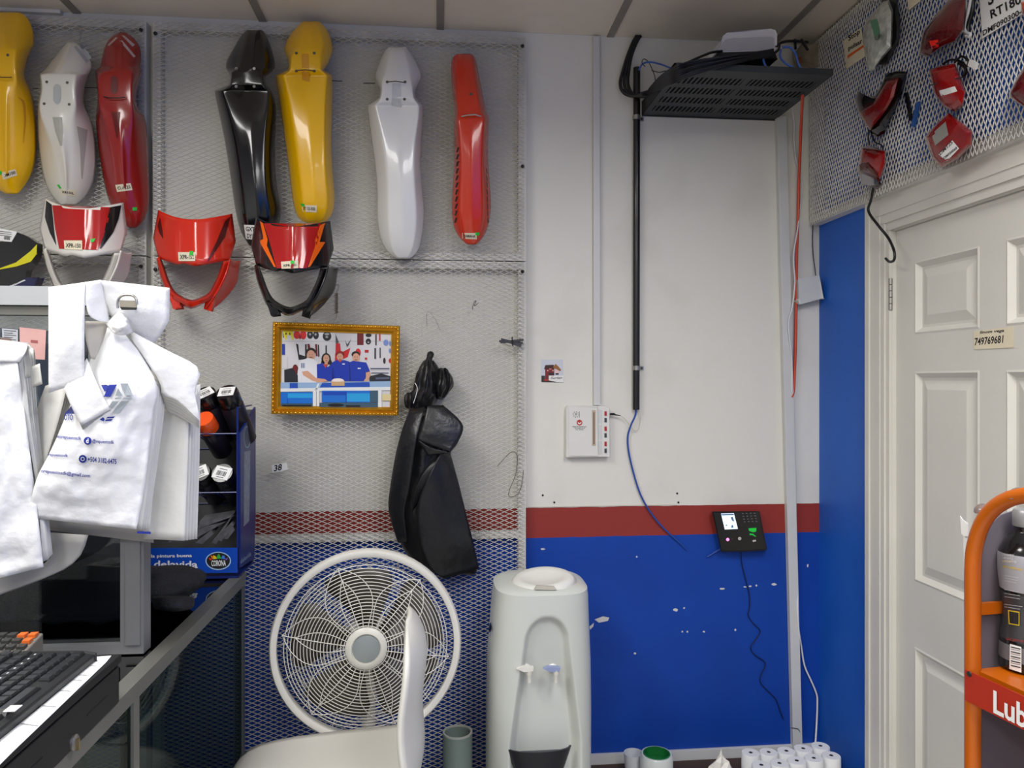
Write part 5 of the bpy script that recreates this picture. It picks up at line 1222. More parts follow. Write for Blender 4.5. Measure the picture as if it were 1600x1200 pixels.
o = MB().prism([W(x, y, SY+.42) for x, y in ((-120,505),(130,520),(130,640),(-120,640))], (0, .03, 0)).build('dark_panel', M('slate_panel', (58, 66, 82), .45, var=.15)); tag(o, 'dark slate panel leaning behind the glass screen and the white bags', 'panel')
ORG_ = o
o = MB().box((-1.35, SY+.40, CT+.0005), (-.86, SY+.47, W(0, 641, SY+.42).z)).build('carton', M('dark_carton', (44, 40, 46), .6)); tag(o, 'dark carton on the counter behind the black jacket', 'carton')

# black jacket and gloves on the counter top
def heap(name, label, cat, rows, mat, d0, seed, amp=.03, sc=.05):
    """rows (py, xl, xr, Y near, Y far) -> soft lump lying on the counter"""
    rnd = random.Random(seed); R = []
    for (y, xl, xr, yn, yf) in rows:
        row = []
        for k in range(16):
            a = 2*math.pi*k/16; u = .5-.5*math.cos(a); Y = lerp(yn, yf, .5-.5*math.sin(a)) if True else 0
            p = W(lerp(xl, xr, u), y, lerp(yf, yn, .5+.5*math.sin(a))); p.z = max(p.z, CT+.006); row.append(p)
        R.append(row)
    o = MB().loft(R, close=True, cap0=True, cap1=True).build(name, mat, smooth=180, fix=True)
    crumple(o, amp, sc); tag(o, label, cat); return o
M_cloth = M('black_cloth', (20, 22, 30), .8, var=.2, vscale=20, bump=.4, bscale=200)
heap('black_jacket', 'black jacket heaped on the counter behind the glass screen', 'jacket', [(866,90,198,-.82,-.72),(880,60,204,-.88,-.66),(905,30,212,-.90,-.64),(930,0,214,-.91,-.63),(955,-20,212,-.91,-.63),(968,-30,208,-.91,-.62),(976,-30,204,-.91,-.62)], M_cloth, 0, 1, .03, .06)
heap('work_gloves', 'black work gloves lying on the counter between post and paint display', 'gloves', [(884,205,290,-.72,-.56),(890,200,318,-.76,-.52),(902,200,326,-.78,-.52),(915,204,320,-.80,-.54),(928,206,300,-.82,-.56),(936,206,290,-.82,-.58)], M_cloth, 0, 2, .02, .04)
heap('work_gloves', 'black glove fingers below the other gloves on the counter', 'gloves', [(930,232,300,-.86,-.74),(938,236,306,-.88,-.72),(948,238,304,-.89,-.73),(955,246,294,-.89,-.75)], M_cloth, 0, 3, .012, .03)

# ================================================================ cash drawer, keyboard and calculator
DX1 = -.577; DX0 = -.99; DYF = -CD+1.434; DYN = DYF-.42; DZ = CT+.001; DT = 1.100
t = thing('cash_drawer', 'black metal cash drawer with a round key lock on the counter edge', 'cash drawer', ((DX0+DX1)/2, (DYF+DYN)/2, DZ))
M_dr = M('drawer_black', (15, 16, 18), .6, var=.08, bump=.05, bscale=300)
o = MB().box((DX0, DYN, DZ), (DX1-.004, DYF, DT-.016)).build('body', M_dr, t)
o = MB().box((DX0, DYN-.002, DT-.015), (DX1+.002, DYF+.002, DT)).build('lid', M_dr, t); bevel(o, .002)
o = MB().box((DX1-.004, DYN+.004, DZ+.004), (DX1, DYF-.004, DT-.020)).build('drawer_front', M('drawer_front_black', (17, 18, 20), .55, var=.05), t); bevel(o, .0015)
m = MB()
for a, b, z in ((.05, .13, DZ+.034), (.27, .40, DZ+.034)): MB().box((DX1, DYF-b, z), (DX1+.0006, DYF-a, z+.003)).build('cheque_slot', M_ink, t)
kp = WX(115, 1160, DX1)
lk = MB().lathe(kp, (1,0,0), [(0,.0125),(.003,.0125),(.005,.010),(.005,0)], 24, caps=False).build('lock', M_steel, t, smooth=40)
MB().obox(kp+Vector((.006, 0, -.003)), Vector((.003,0,0)), Vector((0,.002,0)), Vector((0,0,.009))).build('key_slot', M('brass', (150, 134, 96), .35, metal=.7), lk)
# paper strip on the lid
t = thing('paper_strip', 'long white printed paper strip along the edge of the cash drawer', 'paper', WZ(90, 1100, DT+.001))
q = [WZ(147, 1027, DT+.001), WZ(174, 1025, DT+.001), WZ(166, 1035, DT+.001), WZ(20, 1175, DT+.001), WZ(-40, 1235, DT+.001), WZ(-80, 1235, DT+.001), WZ(-40, 1190, DT+.001)]
MB().prism(q, (0, 0, .0008)).build('sheet', M('bright_paper', (238, 240, 242), .6, var=.02), t)
m = MB()
for a, b in (((146,1032),(153,1032)), ((141,1040),(150,1040)), ((118,1054),(136,1055)), ((112,1062),(128,1063)), ((86,1078),(110,1080)), ((60,1102),(88,1104)), ((30,1130),(60,1134))):
    p_, q_ = WZ(*a, DT+.0024), WZ(*b, DT+.0024); m.obox((p_+q_)/2, (q_-p_)/2, Vector((0,.0012,0)), Vector((0,0,.0001)))
m.build('printed_lines', M('faint_ink', (150, 152, 156), .7, var=0), t)
# keyboard, long side along the drawer front
KZ = DT+.001; kc = WZ(149, 1013, KZ+.024); KW = .150; KL = .44
t = thing('keyboard', 'black computer keyboard lying on the cash drawer', 'keyboard', (kc.x-KW/2, kc.y-KL/2, KZ))
M_kb = M('keyboard_black', (20, 22, 24), .5, var=.08)
m = MB(); m.prism([(kc.x, kc.y, KZ), (kc.x, kc.y, KZ+.014), (kc.x-.02, kc.y, KZ+.018), (kc.x-KW, kc.y, KZ+.024), (kc.x-KW, kc.y, KZ)], (0, -KL, 0))
o = m.build('base', M_kb, t); bevel(o, .003)
proto = None; nr, nc = 6, 20
for i in range(nr):
    for j in range(nc):
        if i == 0 and j in (6, 7, 8, 10, 11): continue
        kx = kc.x-.022-.0212*i-(.006 if i == 5 else 0); ky = kc.y-.018-.0206*j-(.004*i % .013)
        ln = 1.0
        if i == 0 and j == 9: ln = 5.4
        z = KZ+.016+.0012*i
        if proto is None:
            proto = MB().loft([[Vector((a*.0092, b*.0092, 0)) for a, b in ((-1,-1),(1,-1),(1,1),(-1,1))], [Vector((a*.0082, b*.0084, .004)) for a, b in ((-1,-1),(1,-1),(1,1),(-1,1))], [Vector((a*.0066, b*.007, .0075)) for a, b in ((-1,-1),(1,-1),(1,1),(-1,1))]], close=True, cap0=True, cap1=True).build('key', M('key_black', (28, 31, 34), .35, var=.05), t)
            k = proto; proto.data.transform(Matrix.Translation(ORG[t.name]))
        else:
            k = proto.copy(); COL.objects.link(k); k.parent = t
        k.location = Vector((kx, ky, z))-ORG[t.name]; k.scale = (1, ln, 1)
m = MB()
for i in range(nr):
    for j in range(nc):
        if (i*7+j*3) % 3 == 0 and not (i == 0):
            kx = kc.x-.022-.0212*i-(.006 if i == 5 else 0); ky = kc.y-.018-.0206*j-(.004*i % .013); z = KZ+.016+.0012*i+.0078
            m.box((kx-.001, ky-.003, z), (kx+.0015, ky+.002, z+.0002))
m.build('key_legends', M('legend_white', (196, 200, 202), .6, var=0), t)
p = WZ(20, 1107, KZ+.026); o = MB().obox(p, Vector((.008,0,0)), Vector((0,.010,0)), Vector((0,0,.0006))).build('white_sticker', M_wpaper, t)
# calculator
cc = WZ(6, 1011, DT+.026)
t = thing('calculator', 'desk calculator with white and orange keys behind the keyboard', 'calculator', (cc.x, cc.y, DT))
U = Vector((.995, .10, 0)).normalized(); V = Vector((-.10, .995, 0)).normalized(); Nn = Vector((0,0,1))
def K(u, v, w): return cc+U*u+V*v+Nn*w
m = MB(); m.loft([[K(a, b, -.028) for a, b in ((-.10,-.05),(.045,-.05),(.045,.05),(-.10,.05))], [K(a, b, h) for a, b, h in ((-.10,-.05,.004),(.045,-.05,-.004),(.045,.05,.006),(-.10,.05,.014))]], close=True, cap0=True, cap1=True)
o = m.build('casing', M('calc_grey', (120, 116, 108), .4), t); bevel(o, .003)
m = MB().loft([[K(a, b, h+.0008) for a, b, h in ((-.035,-.046,.0015),(.042,-.046,-.0035),(.042,.046,.0055),(-.035,.046,.0095))]]*1+[[K(a, b, h+.0008) for a, b, h in ((-.035,-.046,.0015),(.042,-.046,-.0035),(.042,.046,.0055),(-.035,.046,.0095))]])
for r_ in range(5):
    for c_ in range(4):
        u, v = .034-.017*r_, -.037+.0235*c_; h = .003+.11*(v)-.055*u
        mt = M('calc_orange', (214, 104, 40), .4) if (r_ < 2 and c_ == 3) or (r_ == 0 and c_ == 2) else (M('calc_green', (64, 92, 70), .4) if r_ == 4 else M('calc_key', (52, 54, 52), .4))
        MB().obox(K(u, v, h+.003), U*.0062, V*.0085, Nn*.003).build('key', mt, t)
m = MB().obox(K(-.065, .0, .010), U*.024, V*.034, Nn*.002).build('display', M('calc_display', (58, 66, 60), .2, coat=.4), t)

# ================================================================ white plastic bags
M_pb = M('white_polythene', (236, 237, 238), .32, var=.015, vscale=10, bump=.35, bscale=30)
M_pb2 = M('clear_white_polythene', (214, 214, 210), .35, var=.03, vscale=10, bump=.15, bscale=34)
H0 = SY-.10                                   # plane of the hanging bags
t = thing('plastic_bag_bundle', 'bundle of printed white carrier bags hanging on a hook in front of the glass screen', 'plastic bags', W(150, 845, H0))
for k in range(5):
    sheet(t, 'back_bag', [(236-k, 625+k*3, H0+.05-k*.006), (232, 740, H0+.05-k*.006), (228-k, 838+k, H0+.05-k*.006)], [(313-k*4.5, 600+k*6, H0+.045-k*.009), (312-k*4.5, 700, H0+.045-k*.009), (308-k*4.8, 842+k*.7, H0+.045-k*.009)], M_pb2, 8, 16, .003, 14, 0, k)
sheet(t, 'back_bag', [(100,600,H0+.05),(66,700,H0+.05),(74,828,H0+.05)], [(235,600,H0+.05),(236,740,H0+.05),(240,848,H0+.05)], M('rear_bag_shaded', (186, 184, 178), .45), 8, 12, .004, 14, 0, 9)  # rear bag in greyed polythene, its shade put into the colour
for k in range(4):
    sheet(t, 'left_gusset', [(98-k*9, 585+k*6, H0+.03-k*.007), (72-k*5, 650, H0+.03-k*.007), (60-k*1.5, 760-k*8, H0+.02-k*.007)], [(120-k*4, 590, H0+.02-k*.007), (100-k*3, 660, H0+.01-k*.006), (64-k, 770-k*6, H0+.01-k*.006)], M_pb2, 6, 14, .003, 14, 0, k+20)
for k in range(4):
    d = k*3
    sheet(t, 'side_gusset', [(243+d, 600-k*3, H0-.035+k*.006), (238+d, 650, H0-.035+k*.006), (231+d, 710, H0-.03+k*.006), (222+d, 775, H0-.03+k*.006), (211+d*1.4, 826+k, H0-.03+k*.006)], [(250+d, 606, H0-.03+k*.006), (247+d, 650, H0-.03+k*.006), (239+d, 712, H0-.025+k*.006), (230+d, 776, H0-.025+k*.006), (222+d*1.3, 829+k, H0-.025+k*.006)], M_pb2, 3, 16, .002, 14, 0, k+40)
front = sheet(t, 'front_bag', [(163,512,H0-.03),(136,575,H0-.04),(105,645,H0-.045),(88,686,H0-.05),(74,715,H0-.05),(59,744,H0-.05),(49,777,H0-.05),(41,808,H0-.045)],
      [(186,512,H0-.03),(216,548,H0-.035),(245,602,H0-.04),(240,647,H0-.04),(233,705,H0-.04),(224,773,H0-.035),(213,827,H0-.035)], M_pb, 30, 46, .007, 22, .03, 1)
for k in range(6):
    sheet(t, 'side_wing', [(206,518,H0-.03+k*.005),(262,548+k*.5,H0-.03+k*.005),(311-k,576+k,H0-.02+k*.005),(305-k*.4,612+k,H0-.02+k*.005),(313,655+k*2.2,H0-.015+k*.004)],
          [(203,526,H0-.035+k*.005),(236,575,H0-.04+k*.005),(252,603+k,H0-.035+k*.005),(254,618+k*3.6,H0-.03+k*.005),(278,628+k*4.4,H0-.025+k*.005),(312,658+k*2.4,H0-.015+k*.004)], M_pb if k == 0 else M_pb2, 10, 14, .003, 18, .006, k+60)
sheet(t, 'handle', [(76,449,H0-.085),(76,530,H0-.09),(76,614,H0-.085)], [(133,441,H0-.085),(132,520,H0-.09),(132,596,H0-.08)], M_pb, 10, 16, .004, 18, .006, 3)
sheet(t, 'handle', [(132,441,H0-.085),(134,470,H0-.087),(140,494,H0-.082),(160,503,H0-.06)], [(158,437,H0-.07),(163,460,H0-.062),(168,484,H0-.055),(172,504,H0-.05)], M_pb, 8, 12, .003, 18, 0, 4)
sheet(t, 'handle', [(158,438,H0-.068),(164,462,H0-.06),(170,488,H0-.05),(190,512,H0-.03)], [(265,450,H0-.02),(265,480,H0-.02),(262,505,H0-.02),(238,542,H0-.01)], M_pb, 12, 16, .006, 22, .008, 5)
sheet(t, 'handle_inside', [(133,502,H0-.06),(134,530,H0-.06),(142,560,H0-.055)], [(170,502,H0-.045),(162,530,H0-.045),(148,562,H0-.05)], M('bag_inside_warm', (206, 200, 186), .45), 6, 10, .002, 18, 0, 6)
sheet(t, 'knot', [(166,506,H0-.06),(176,520,H0-.07),(190,524,H0-.06)], [(186,486,H0-.05),(200,500,H0-.06),(208,520,H0-.045)], M_pb, 10, 10, .02, 60, .01, 7)
for k in range(5):
    sheet(t, 'front_handle', [(100+k*.8,607+k,H0-.082+k*.003),(112+k*.8,636+k,H0-.088+k*.003),(127+k*.6,665+k*1.6,H0-.085+k*.003)], [(136,560,H0-.075+k*.003),(152,600,H0-.085+k*.003),(172,640+k*1.4,H0-.08+k*.003)], M_pb if k == 0 else M_pb2, 8, 12, .002, 18, 0, 8)
sheet(t, 'small_handle', [(44,575,H0-.02),(50,606,H0-.02)], [(62,568,H0-.03),(66,600,H0-.03)], M_pb2, 5, 6, .004, 22, 0, 12)
# printing on the front bag (no code square)
s = Surf(front); zf = lambda x, y: (40+x/4.138, 560+y/4.138)
M_pblue = M('bag_print_blue', (28, 44, 140), .45, var=0); M_pgrey = M('bag_print_grey', (146, 154, 160), .45, var=0)
m = MB()
for P_ in ([(488,172),(520,170),(545,180),(510,215)], [(540,170),(592,168),(548,248),(505,248)], [(250,360),(300,300),(310,330),(330,358)], [(478,395),(500,380),(512,392),(505,408)], [(530,378),(580,375),(568,386),(520,388)], [(522,394),(566,392),(552,404),(510,406)]): s.poly(m, [zf(*p) for p in P_], .0045)
for tx, bl, br, tl in (('OTO', (248,400), (306,400), (248,372)), ('storepuestosdk', (200,520), (358,534), (202,500)), ('@repuestosdk', (432,552), (572,560), (432,530)), ('repuestosdk', (146,636), (272,644), (148,618)), ('+504 3182-6475', (402,668), (588,684), (402,644)), ('orepuestosdk@gmail.com', (98,744), (416,778), (100,722))):
    mm = MB(); s.text(mm, tx, zf(*bl), zf(*br), zf(bl[0]+1.4*(tl[0]-bl[0]), bl[1]+1.4*(tl[1]-bl[1])), 0, .0045); mm.build('printed_line', M_pblue, front)
m.build('blue_logo', M_pblue, front)['kind'] = 'stuff'
for c_ in ((401, 533), (369, 650)):
    mm = MB(); s.disc(mm, zf(*c_), 6.2, 6.2, 20, .0045); mm.build('round_icon', M_pblue, front)
m = MB()
for P_ in ([(612,162),(662,162),(692,240),(642,240)], [(598,190),(625,240),(580,242)], [(582,254),(622,254),(608,264),(572,264)], [(635,252),(690,252),(684,264),(625,264)], [(560,278),(605,276),(556,330),(540,308)], [(618,276),(672,276),(600,356),(558,352)]): s.poly(m, [zf(*p) for p in P_], .0045)
m.build('grey_print', M_pgrey, front)
m = MB(); s.text(m, 'd', zf(390,547), zf(407,547), zf(390,517), 0, .0056); m.build('note_glyph', M_wpaper, front); m = MB()
A_ = ell(369, 650, 13, 13, 16); B_ = ell(369, 650, 9, 9, 16)
for k in range(16): s.poly(m, [zf(*A_[k]), zf(*A_[(k+1) % 16]), zf(*B_[(k+1) % 16]), zf(*B_[k])], .0056)
m.build('ring_glyph', M_wpaper, front)
MB().prism([W(x, y, H0-.036) for x, y in ((214,830),(235.5,831),(235.5,834.5),(214,833.5))], (0, .0006, 0)).build('blue_edge_mark', M_pblue, t)
# metal hook
h = thing('bag_hook', 'steel bracket hook carrying the white carrier bags', 'hook', W(199, 480, H0))
o = MB().prism([W(x, y, H0-.078) for x, y in ((186,469),(213,470),(213,481),(187,480))], (0, .004, 0)).build('plate', M('hook_steel', (166, 160, 146), .35, metal=.6), h)
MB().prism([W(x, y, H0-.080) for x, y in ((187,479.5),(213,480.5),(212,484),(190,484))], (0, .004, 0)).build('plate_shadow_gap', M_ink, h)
MB().tube([W(x, y, H0-.078) for x, y in cr([(184,482),(184,470),(191,462),(204,461),(212,466),(214,476)], 5)], .0024, 8).build('wire_loop', M_steel, h, smooth=80)
MB().tube([W(203, 475, H0-.075), Vector((W(203, 475, H0).x, SY-.02, W(203, 475, H0).z))], .004, 8).build('arm', M_steel, h, smooth=80)
# second bundle at the left edge
t = thing('plastic_bag_bundle', 'second bundle of white carrier bags at the left edge of the photo', 'plastic bags', W(20, 905, H0))
sheet(t, 'bag_back', [(78,832,H0+.03),(70,880,H0+.03),(-60,905,H0+.03)], [(138,836,H0+.03),(104,888,H0+.03),(-60,950,H0+.03)], M('rear_bag_shaded', (186, 184, 178), .45), 10, 14, .006, 22, 0, 30)  # same white plastic as the front, greyed to paint in its shade
for k in range(5):
    sheet(t, 'gusset', [(28+k*3,560-k*3,H0-.045+k*.006),(40+k*2,660,H0-.045+k*.006),(58+k*1.6,770,H0-.04+k*.006),(66+k*2,878-k*2,H0-.04+k*.006)], [(36+k*4,552-k*2,H0-.04+k*.006),(48+k*3,660,H0-.04+k*.006),(64+k*2,770,H0-.035+k*.006),(76+k*1.6,874-k*2,H0-.035+k*.006)], M_pb2, 4, 18, .003, 14, 0, k+70)
sheet(t, 'front_bag', [(-60,536,H0-.03),(-60,640,H0-.05),(-60,780,H0-.05),(-60,918,H0-.05)], [(26,556,H0-.05),(38,640,H0-.05),(56,780,H0-.045),(68,886,H0-.045)], M_pb, 20, 36, .010, 26, .02, 31)
sheet(t, 'handle_top', [(-60,524,H0-.02),(-60,545,H0-.055),(-60,566,H0-.058)], [(44,536,H0-.01),(40,550,H0-.055),(30,566,H0-.056)], M_pb, 12, 8, .004, 26, 0, 33)
sheet(t, 'handle_side', [(20,534,H0-.012),(36,556,H0-.04),(40,590,H0-.045)], [(46,538,H0+.004),(54,550,H0-.01),(56,588,H0-.01)], M_pb2, 6, 10, .003, 26, 0, 34)
MB().tube([W(-20, 528, H0), Vector((W(-20, 528, H0).x, SY-.02, W(-20, 528, H0).z))], .004, 8).build('hanging_rod', M_steel, t)

# ================================================================ spray paint display on the counter
YD = -.40; XS = W(372, 880, YD).x
t = thing('paint_display', 'blue spray paint display rack with an oval crown logo on the counter', 'display rack', (-.8, -.3, CT))
M_db = M('display_blue', (16, 72, 176), .35, var=.03); M_dn = M('display_navy', (14, 34, 104), .35, var=.05)
zb = W(300, 895, YD).z; CT0 = CT+.0006
xl_ = W(160, 880, YD).x
fp = MB().prism([W(x, y, YD) for x, y in ((160,857),(371,856),(371,895),(160,897))], (0, .003, 0)).build('front_panel', M_db, t)
sp = MB().prism([WX(x, y, XS) for x, y in ((372.5,676),(396.5,636),(396.5,800),(394,873),(373,887))], (.006, 0, 0)).build('side_panel', M_dn, t)
yback = WX(396, 700, XS).y
MB().box((xl_, yback, CT0+.005), (XS, yback+.004, W(396, 640, yback).z)).build('back_panel', M('display_grey', (78, 78, 78), .6, var=.06), t)
MB().box((xl_, YD+.003, CT0), (XS, yback, CT0+.006)).build('floor_panel', M_dn, t)
for y in (678, 770):
    z = W(340, y, YD).z
    MB().tube([(xl_, YD+.004, z), (XS-.003, YD+.004, z)], .0022, 6).build('shelf_wire', M_dn, t)
    for k in range(7): MB().tube([(XS-.01-k*.055, YD+.004, z), (XS-.01-k*.055, yback, z-.06)], .0016, 5).build('shelf_wire', M_dn, t)
    MB().tube([(xl_, yback-.002, z-.06), (XS-.003, yback-.002, z-.06)], .0018, 5).build('shelf_wire', M_dn, t)
MB().tube([W(371, 855, YD+.004), W(371, 637, YD+.004)], .0032, 8).build('upright', M_dn, t, smooth=60)
MB().tube([W(371, 637, YD+.004), W(393, 633, yback)], .0022, 6).build('upright', M_dn, t, smooth=60)
s = Surf(fp); zd = lambda x, y: (230+x/6.667, 740+y/6.667)
m = MB(); s.text(m, 'la pintura buena', zd(40,886), zd(466,880), zd(40,842)); s.text(m, 'delavida', zd(70,980), zd(526,985), zd(70,905)); m.build('white_lettering', M_wpaper, fp)
lg = MB(); s.disc(lg, zd(740,910), 20, 14.3, 28, .0012); lg.build('logo_rim', M('logo_rim', (170, 206, 240), .4, var=0), fp)
lg = MB(); s.disc(lg, zd(740,908), 18.3, 12.6, 28, .0018); lo = lg.build('logo_oval', M_ink, fp)
lg = MB(); s.text(lg, 'CORONA', zd(668,966), zd(820,962), zd(668,904), 0, .0026); lg.build('logo_word', M_wpaper, fp)
for c, P_ in (((206,60,40), [(640,876),(668,884),(676,904),(650,900)]), ((236,130,30), [(660,850),(690,864),(690,892),(672,884)]), ((240,206,40), [(684,892),(690,848),(720,868),(724,888)]), ((60,176,70), [(722,888),(728,860),(745,832),(762,860),(770,886)]), ((60,130,214), [(768,886),(784,852),(806,856),(812,890)]), ((130,80,190), [(808,892),(842,872),(830,902)])):
    lg = MB(); s.poly(lg, [zd(*p) for p in P_], .0026); lg.build('logo_crown', M('crown_%d_%d_%d' % c, c, .4, var=0), fp)
s2 = Surf(sp); z5 = lambda x, y: (230+x/6.667, 580+y/6.667)
m = MB(); s2.disc(m, z5(1042,685), 5.6, 17.5); m.build('side_oval', M('side_print', (128, 150, 176), .4, var=0), sp)
m = MB(); s2.disc(m, z5(1042,685), 4.6, 15.5, 20, .002); m.build('side_oval_fill', M('side_print_dark', (40, 56, 84), .4, var=0), sp)
m = MB(); s2.quad(m, [z5(1010,840), z5(1075,825), z5(1062,1560), z5(1005,1620)], 2, 6); m.build('side_print', M('side_print_pale', (126, 136, 152), .45, var=.25, vscale=60), sp)
m = MB(); s2.text(m, 'delavida', z5(972,2010), z5(1082,1920), z5(972,1960)); m.build('side_lettering', M('side_print', (128, 150, 176), .4, var=0), sp)
# cans and packets
def can(label, px, py, Y, n, col, cap, sq, L=.17, r=.0325, rot=0):
    E = W(px, py, Y); n = Vector(n).normalized()
    t = thing('spray_can', label, 'spray can', E-n*L, 'spray cans in the paint display')
    MB().lathe(E-n*L, n, [(0,r*.9),(.004,r),(L-.05,r),(L-.046,r*.96)], 24).build('body', M('can_body', (40, 36, 46), .3, metal=.3, var=.1), t, smooth=40)
    MB().lathe(E-n*.046, n, [(0,r*.97),(.003,r),(.040,r*.98),(.046,r*.92)], 28).build('cap', cap, t, smooth=30)
    if sq:
        u = Vector((math.cos(rot), 0, math.sin(rot))); u = (u-n*u.dot(n)).normalized(); v = n.cross(u); v = -v if v.z < 0 else v; hs = sq
        o = MB().obox(E+n*.0008, u*hs, v*hs*.82, n*.0005).build('barcode_label', M_wpaper, t); m = MB(); rnd = random.Random(px)
        x = -.62
        while x < .55:
            w = rnd.choice((.03, .05, .08)); c = E+n*.0016+u*hs*x-v*hs*.1; m.add([c+v*hs*.32, c+u*hs*w+v*hs*.32, c+u*hs*w-v*hs*.3, c-v*hs*.3], [(0,1,2,3)]); x += w+rnd.choice((.03, .05))
        for yy, w in ((.48, .5), (-.6, .45)):
            c = E+n*.0016+v*hs*yy; m.add([c-u*hs*w+v*hs*.04, c+u*hs*w+v*hs*.04, c+u*hs*w-v*hs*.04, c-u*hs*w-v*hs*.04], [(0,1,2,3)])
        m.build('barcode', M_ink, o)
    return t
BC = M('can_cap_black', (18, 18, 20), .25, coat=.3)
can('black spray can with a square barcode label, top right in the paint display', 354, 612, -.38, (-.12,-.62,.75), None, BC, .0235, .20, .034)
can('black spray can turned sideways next to the top right can', 320, 614, -.37, (-.12,-.62,.77), None, BC, .0235, .19, .0325, .9)
can('spray can with an orange cap below the black cans', 318, 654, -.40, (-.15,-.70,.68), None, M('cap_orange', (236, 84, 24), .3, coat=.3), 0, .16, .030)
can('spray can with tilted barcode label on the lower shelf', 347, 739, -.39, (-.05,-.82,.55), None, BC, .0245, .17, .0325, -.32)
can('spray can half hidden by the bags on the lower shelf', 312, 738, -.385, (-.05,-.82,.55), None, BC, .023, .17, .0315, .5)
pk = [((312,815),(366,806),(350,812),(310,826)), ((262,848),(322,822),(352,816),(300,844)), ((330,848),(366,802),(369,796),(338,850)), ((336,842),(362,816),(366,820),(346,846)), ((350,842),(364,822),(367,828),(356,842)), ((305,848),(330,828),(334,834),(316,850))]
lbs = ['flat dark packet lying across the top of the pile', 'long grey packet leaning left in the display tray', 'thin upright packet against the side panel', 'silver edged packet in the middle of the tray', 'small silver packet at the right end of the tray', 'short dark packet lowest in the tray']
for (P_, lb) in zip(pk, lbs):
    o = MB().prism([W(x, y, YD+.02) for x, y in P_], (0, .05, .01)).build('paint_packet', M('packet_grey', (104, 104, 108), .35, metal=.3, var=.3, vscale=40)); tag(o, lb, 'packet', 'packets in the display tray')

# ================================================================ orange oil rack on the right
un = Vector((-.134, .991, 0)).normalized(); nn = Vector((.991, .134, 0)).normalized(); Q0 = Vector((.84, -CD+1.12, 0))
def O(px, py, off=0):
    r = ray(px, py); q0 = Q0+nn*off; return EYE+r*((q0-EYE).dot(nn)/r.dot(nn))
b0 = O(1520, 1060); near = .42
t = thing('oil_display_rack', 'orange tubular oil rack with a red lettered shelf sign at the right edge', 'display rack', (b0.x, b0.y, 0))
M_or = M('rack_orange', (184, 90, 2), .34, coat=.1, var=.06)
path = [O(x, y) for x, y in cr([(1520,1060),(1520,960),(1520,890),(1523,855),(1533,822),(1549,798),(1570,783),(1595,775),(1640,770)], 5)]
base = Vector((path[0].x, path[0].y, .0)); end = path[-1]-un*(near-.2); tz = path[-1].z
full = [base]+path+[end]+[end-un*.08+Vector((0,0,-.06)), Vector(((end-un*.1).x, (end-un*.1).y, tz-.16)), Vector(((end-un*.1).x, (end-un*.1).y, 0))]
MB().tube(full, .0118, 14).build('hoop', M_or, t, smooth=60)
DEP = .16
f2 = [p+nn*DEP for p in full]; MB().tube(f2, .0118, 14).build('rear_hoop', M_or, t, smooth=60)
zc = O(1550, 943, .06).z; e0 = Vector((path[0].x, path[0].y, 0)); e1 = Vector(((end-un*.1).x, (end-un*.1).y, 0))
MB().obox(e0+nn*DEP/2+un*.004+Vector((0,0,zc)), un*.004, nn*(DEP/2-.012), Vector((0,0,.009))).build('cross_bar', M_or, t)
def EP(px, py):
    r = ray(px, py); return EYE+r*((e0+un*.012-EYE).dot(un)/r.dot(un))
ep = [EP(*p) for p in ((1532,862),(1538,838),(1548,820),(1564,805),(1600,793),(1640,790))]; ep = [p for p in ep if (p-e0).dot(nn) < DEP+.03]
MB().prism([Vector((ep[0].x, ep[0].y, .05))]+ep+[Vector((ep[-1].x, ep[-1].y, .05))], un*.003).build('end_panel', M('rack_back_grey', (104, 98, 106), .6, var=.05), t)
zs_ = O(1540, 1046).z
MB().obox((e0+e1)/2+nn*DEP/2+Vector((0,0,zs_-.012)), (e1-e0)/2*.99, nn*(DEP/2-.002), Vector((0,0,.004))).build('shelf', M_or, t)
MB().obox((e0+e1)/2+nn*DEP/2+Vector((0,0,.5)), (e1-e0)/2*.99, nn*(DEP/2-.002), Vector((0,0,.004))).build('shelf', M_or, t)
MB().obox((e0+e1)/2+nn*(DEP+.014)+Vector((0,0,.62)), (e1-e0)/2*.92, nn*.002, Vector((0,0,.60))).build('back_panel', M('rack_back_grey', (104, 98, 106), .6, var=.05), t)
sg = MB(); a, b_ = O(1508, 1046, -.014), O(1508, 1094, -.014); ln = -un*.44
sg.add([a, a+ln, b_+ln, b_, a+nn*.002, a+ln+nn*.002, b_+ln+nn*.002, b_+nn*.002], [(0,1,2,3),(7,6,5,4),(0,4,5,1),(1,5,6,2),(2,6,7,3),(3,7,4,0)])
sign_ = sg.build('shelf_sign', M('sign_red', (172, 44, 22), .4, var=.03), t)
m = MB(); bl = O(1552, 1114, -.0155); tl = O(1552, 1078, -.0155); hgt = (tl-bl).z
text_quad(m, 'Lubricantes', bl, bl-un*hgt*5.4, tl); m.build('white_lettering', M_wpaper, sign_)
MB().lathe(O(1515, 1053, -.014), -nn, [(0,.0045),(.002,.004)], 12).build('screw', M('dark_screw', (70, 68, 64), .4, metal=.6), sign_)
for x, y, r_ in ((1536,787,.011), (1592,763,.014)):
    MB().lathe(O(x, y+11, .004), Vector((-.3,0,1)), [(0,r_*1.2),(.006,r_),(.010,r_*.5)], 14).build('clip', M('clip_brown', (120, 104, 100), .25, coat=.4), t, smooth=40)
o = MB().prism([O(x, y, .014) for x, y in ((1500,806),(1504,812),(1512,818),(1513,838),(1506,838),(1502,834))], nn*.001).build('paper_corner', M_wpaper); tag(o, 'curled white paper corner sticking out beside the orange rack', 'paper')
o = MB().prism([O(x, y, .018) for x, y in ((1505,836),(1512,838),(1512,1000),(1508,985))], nn*.002).build('white_card', M_wpaper); tag(o, 'white card edge showing along the orange upright', 'card')
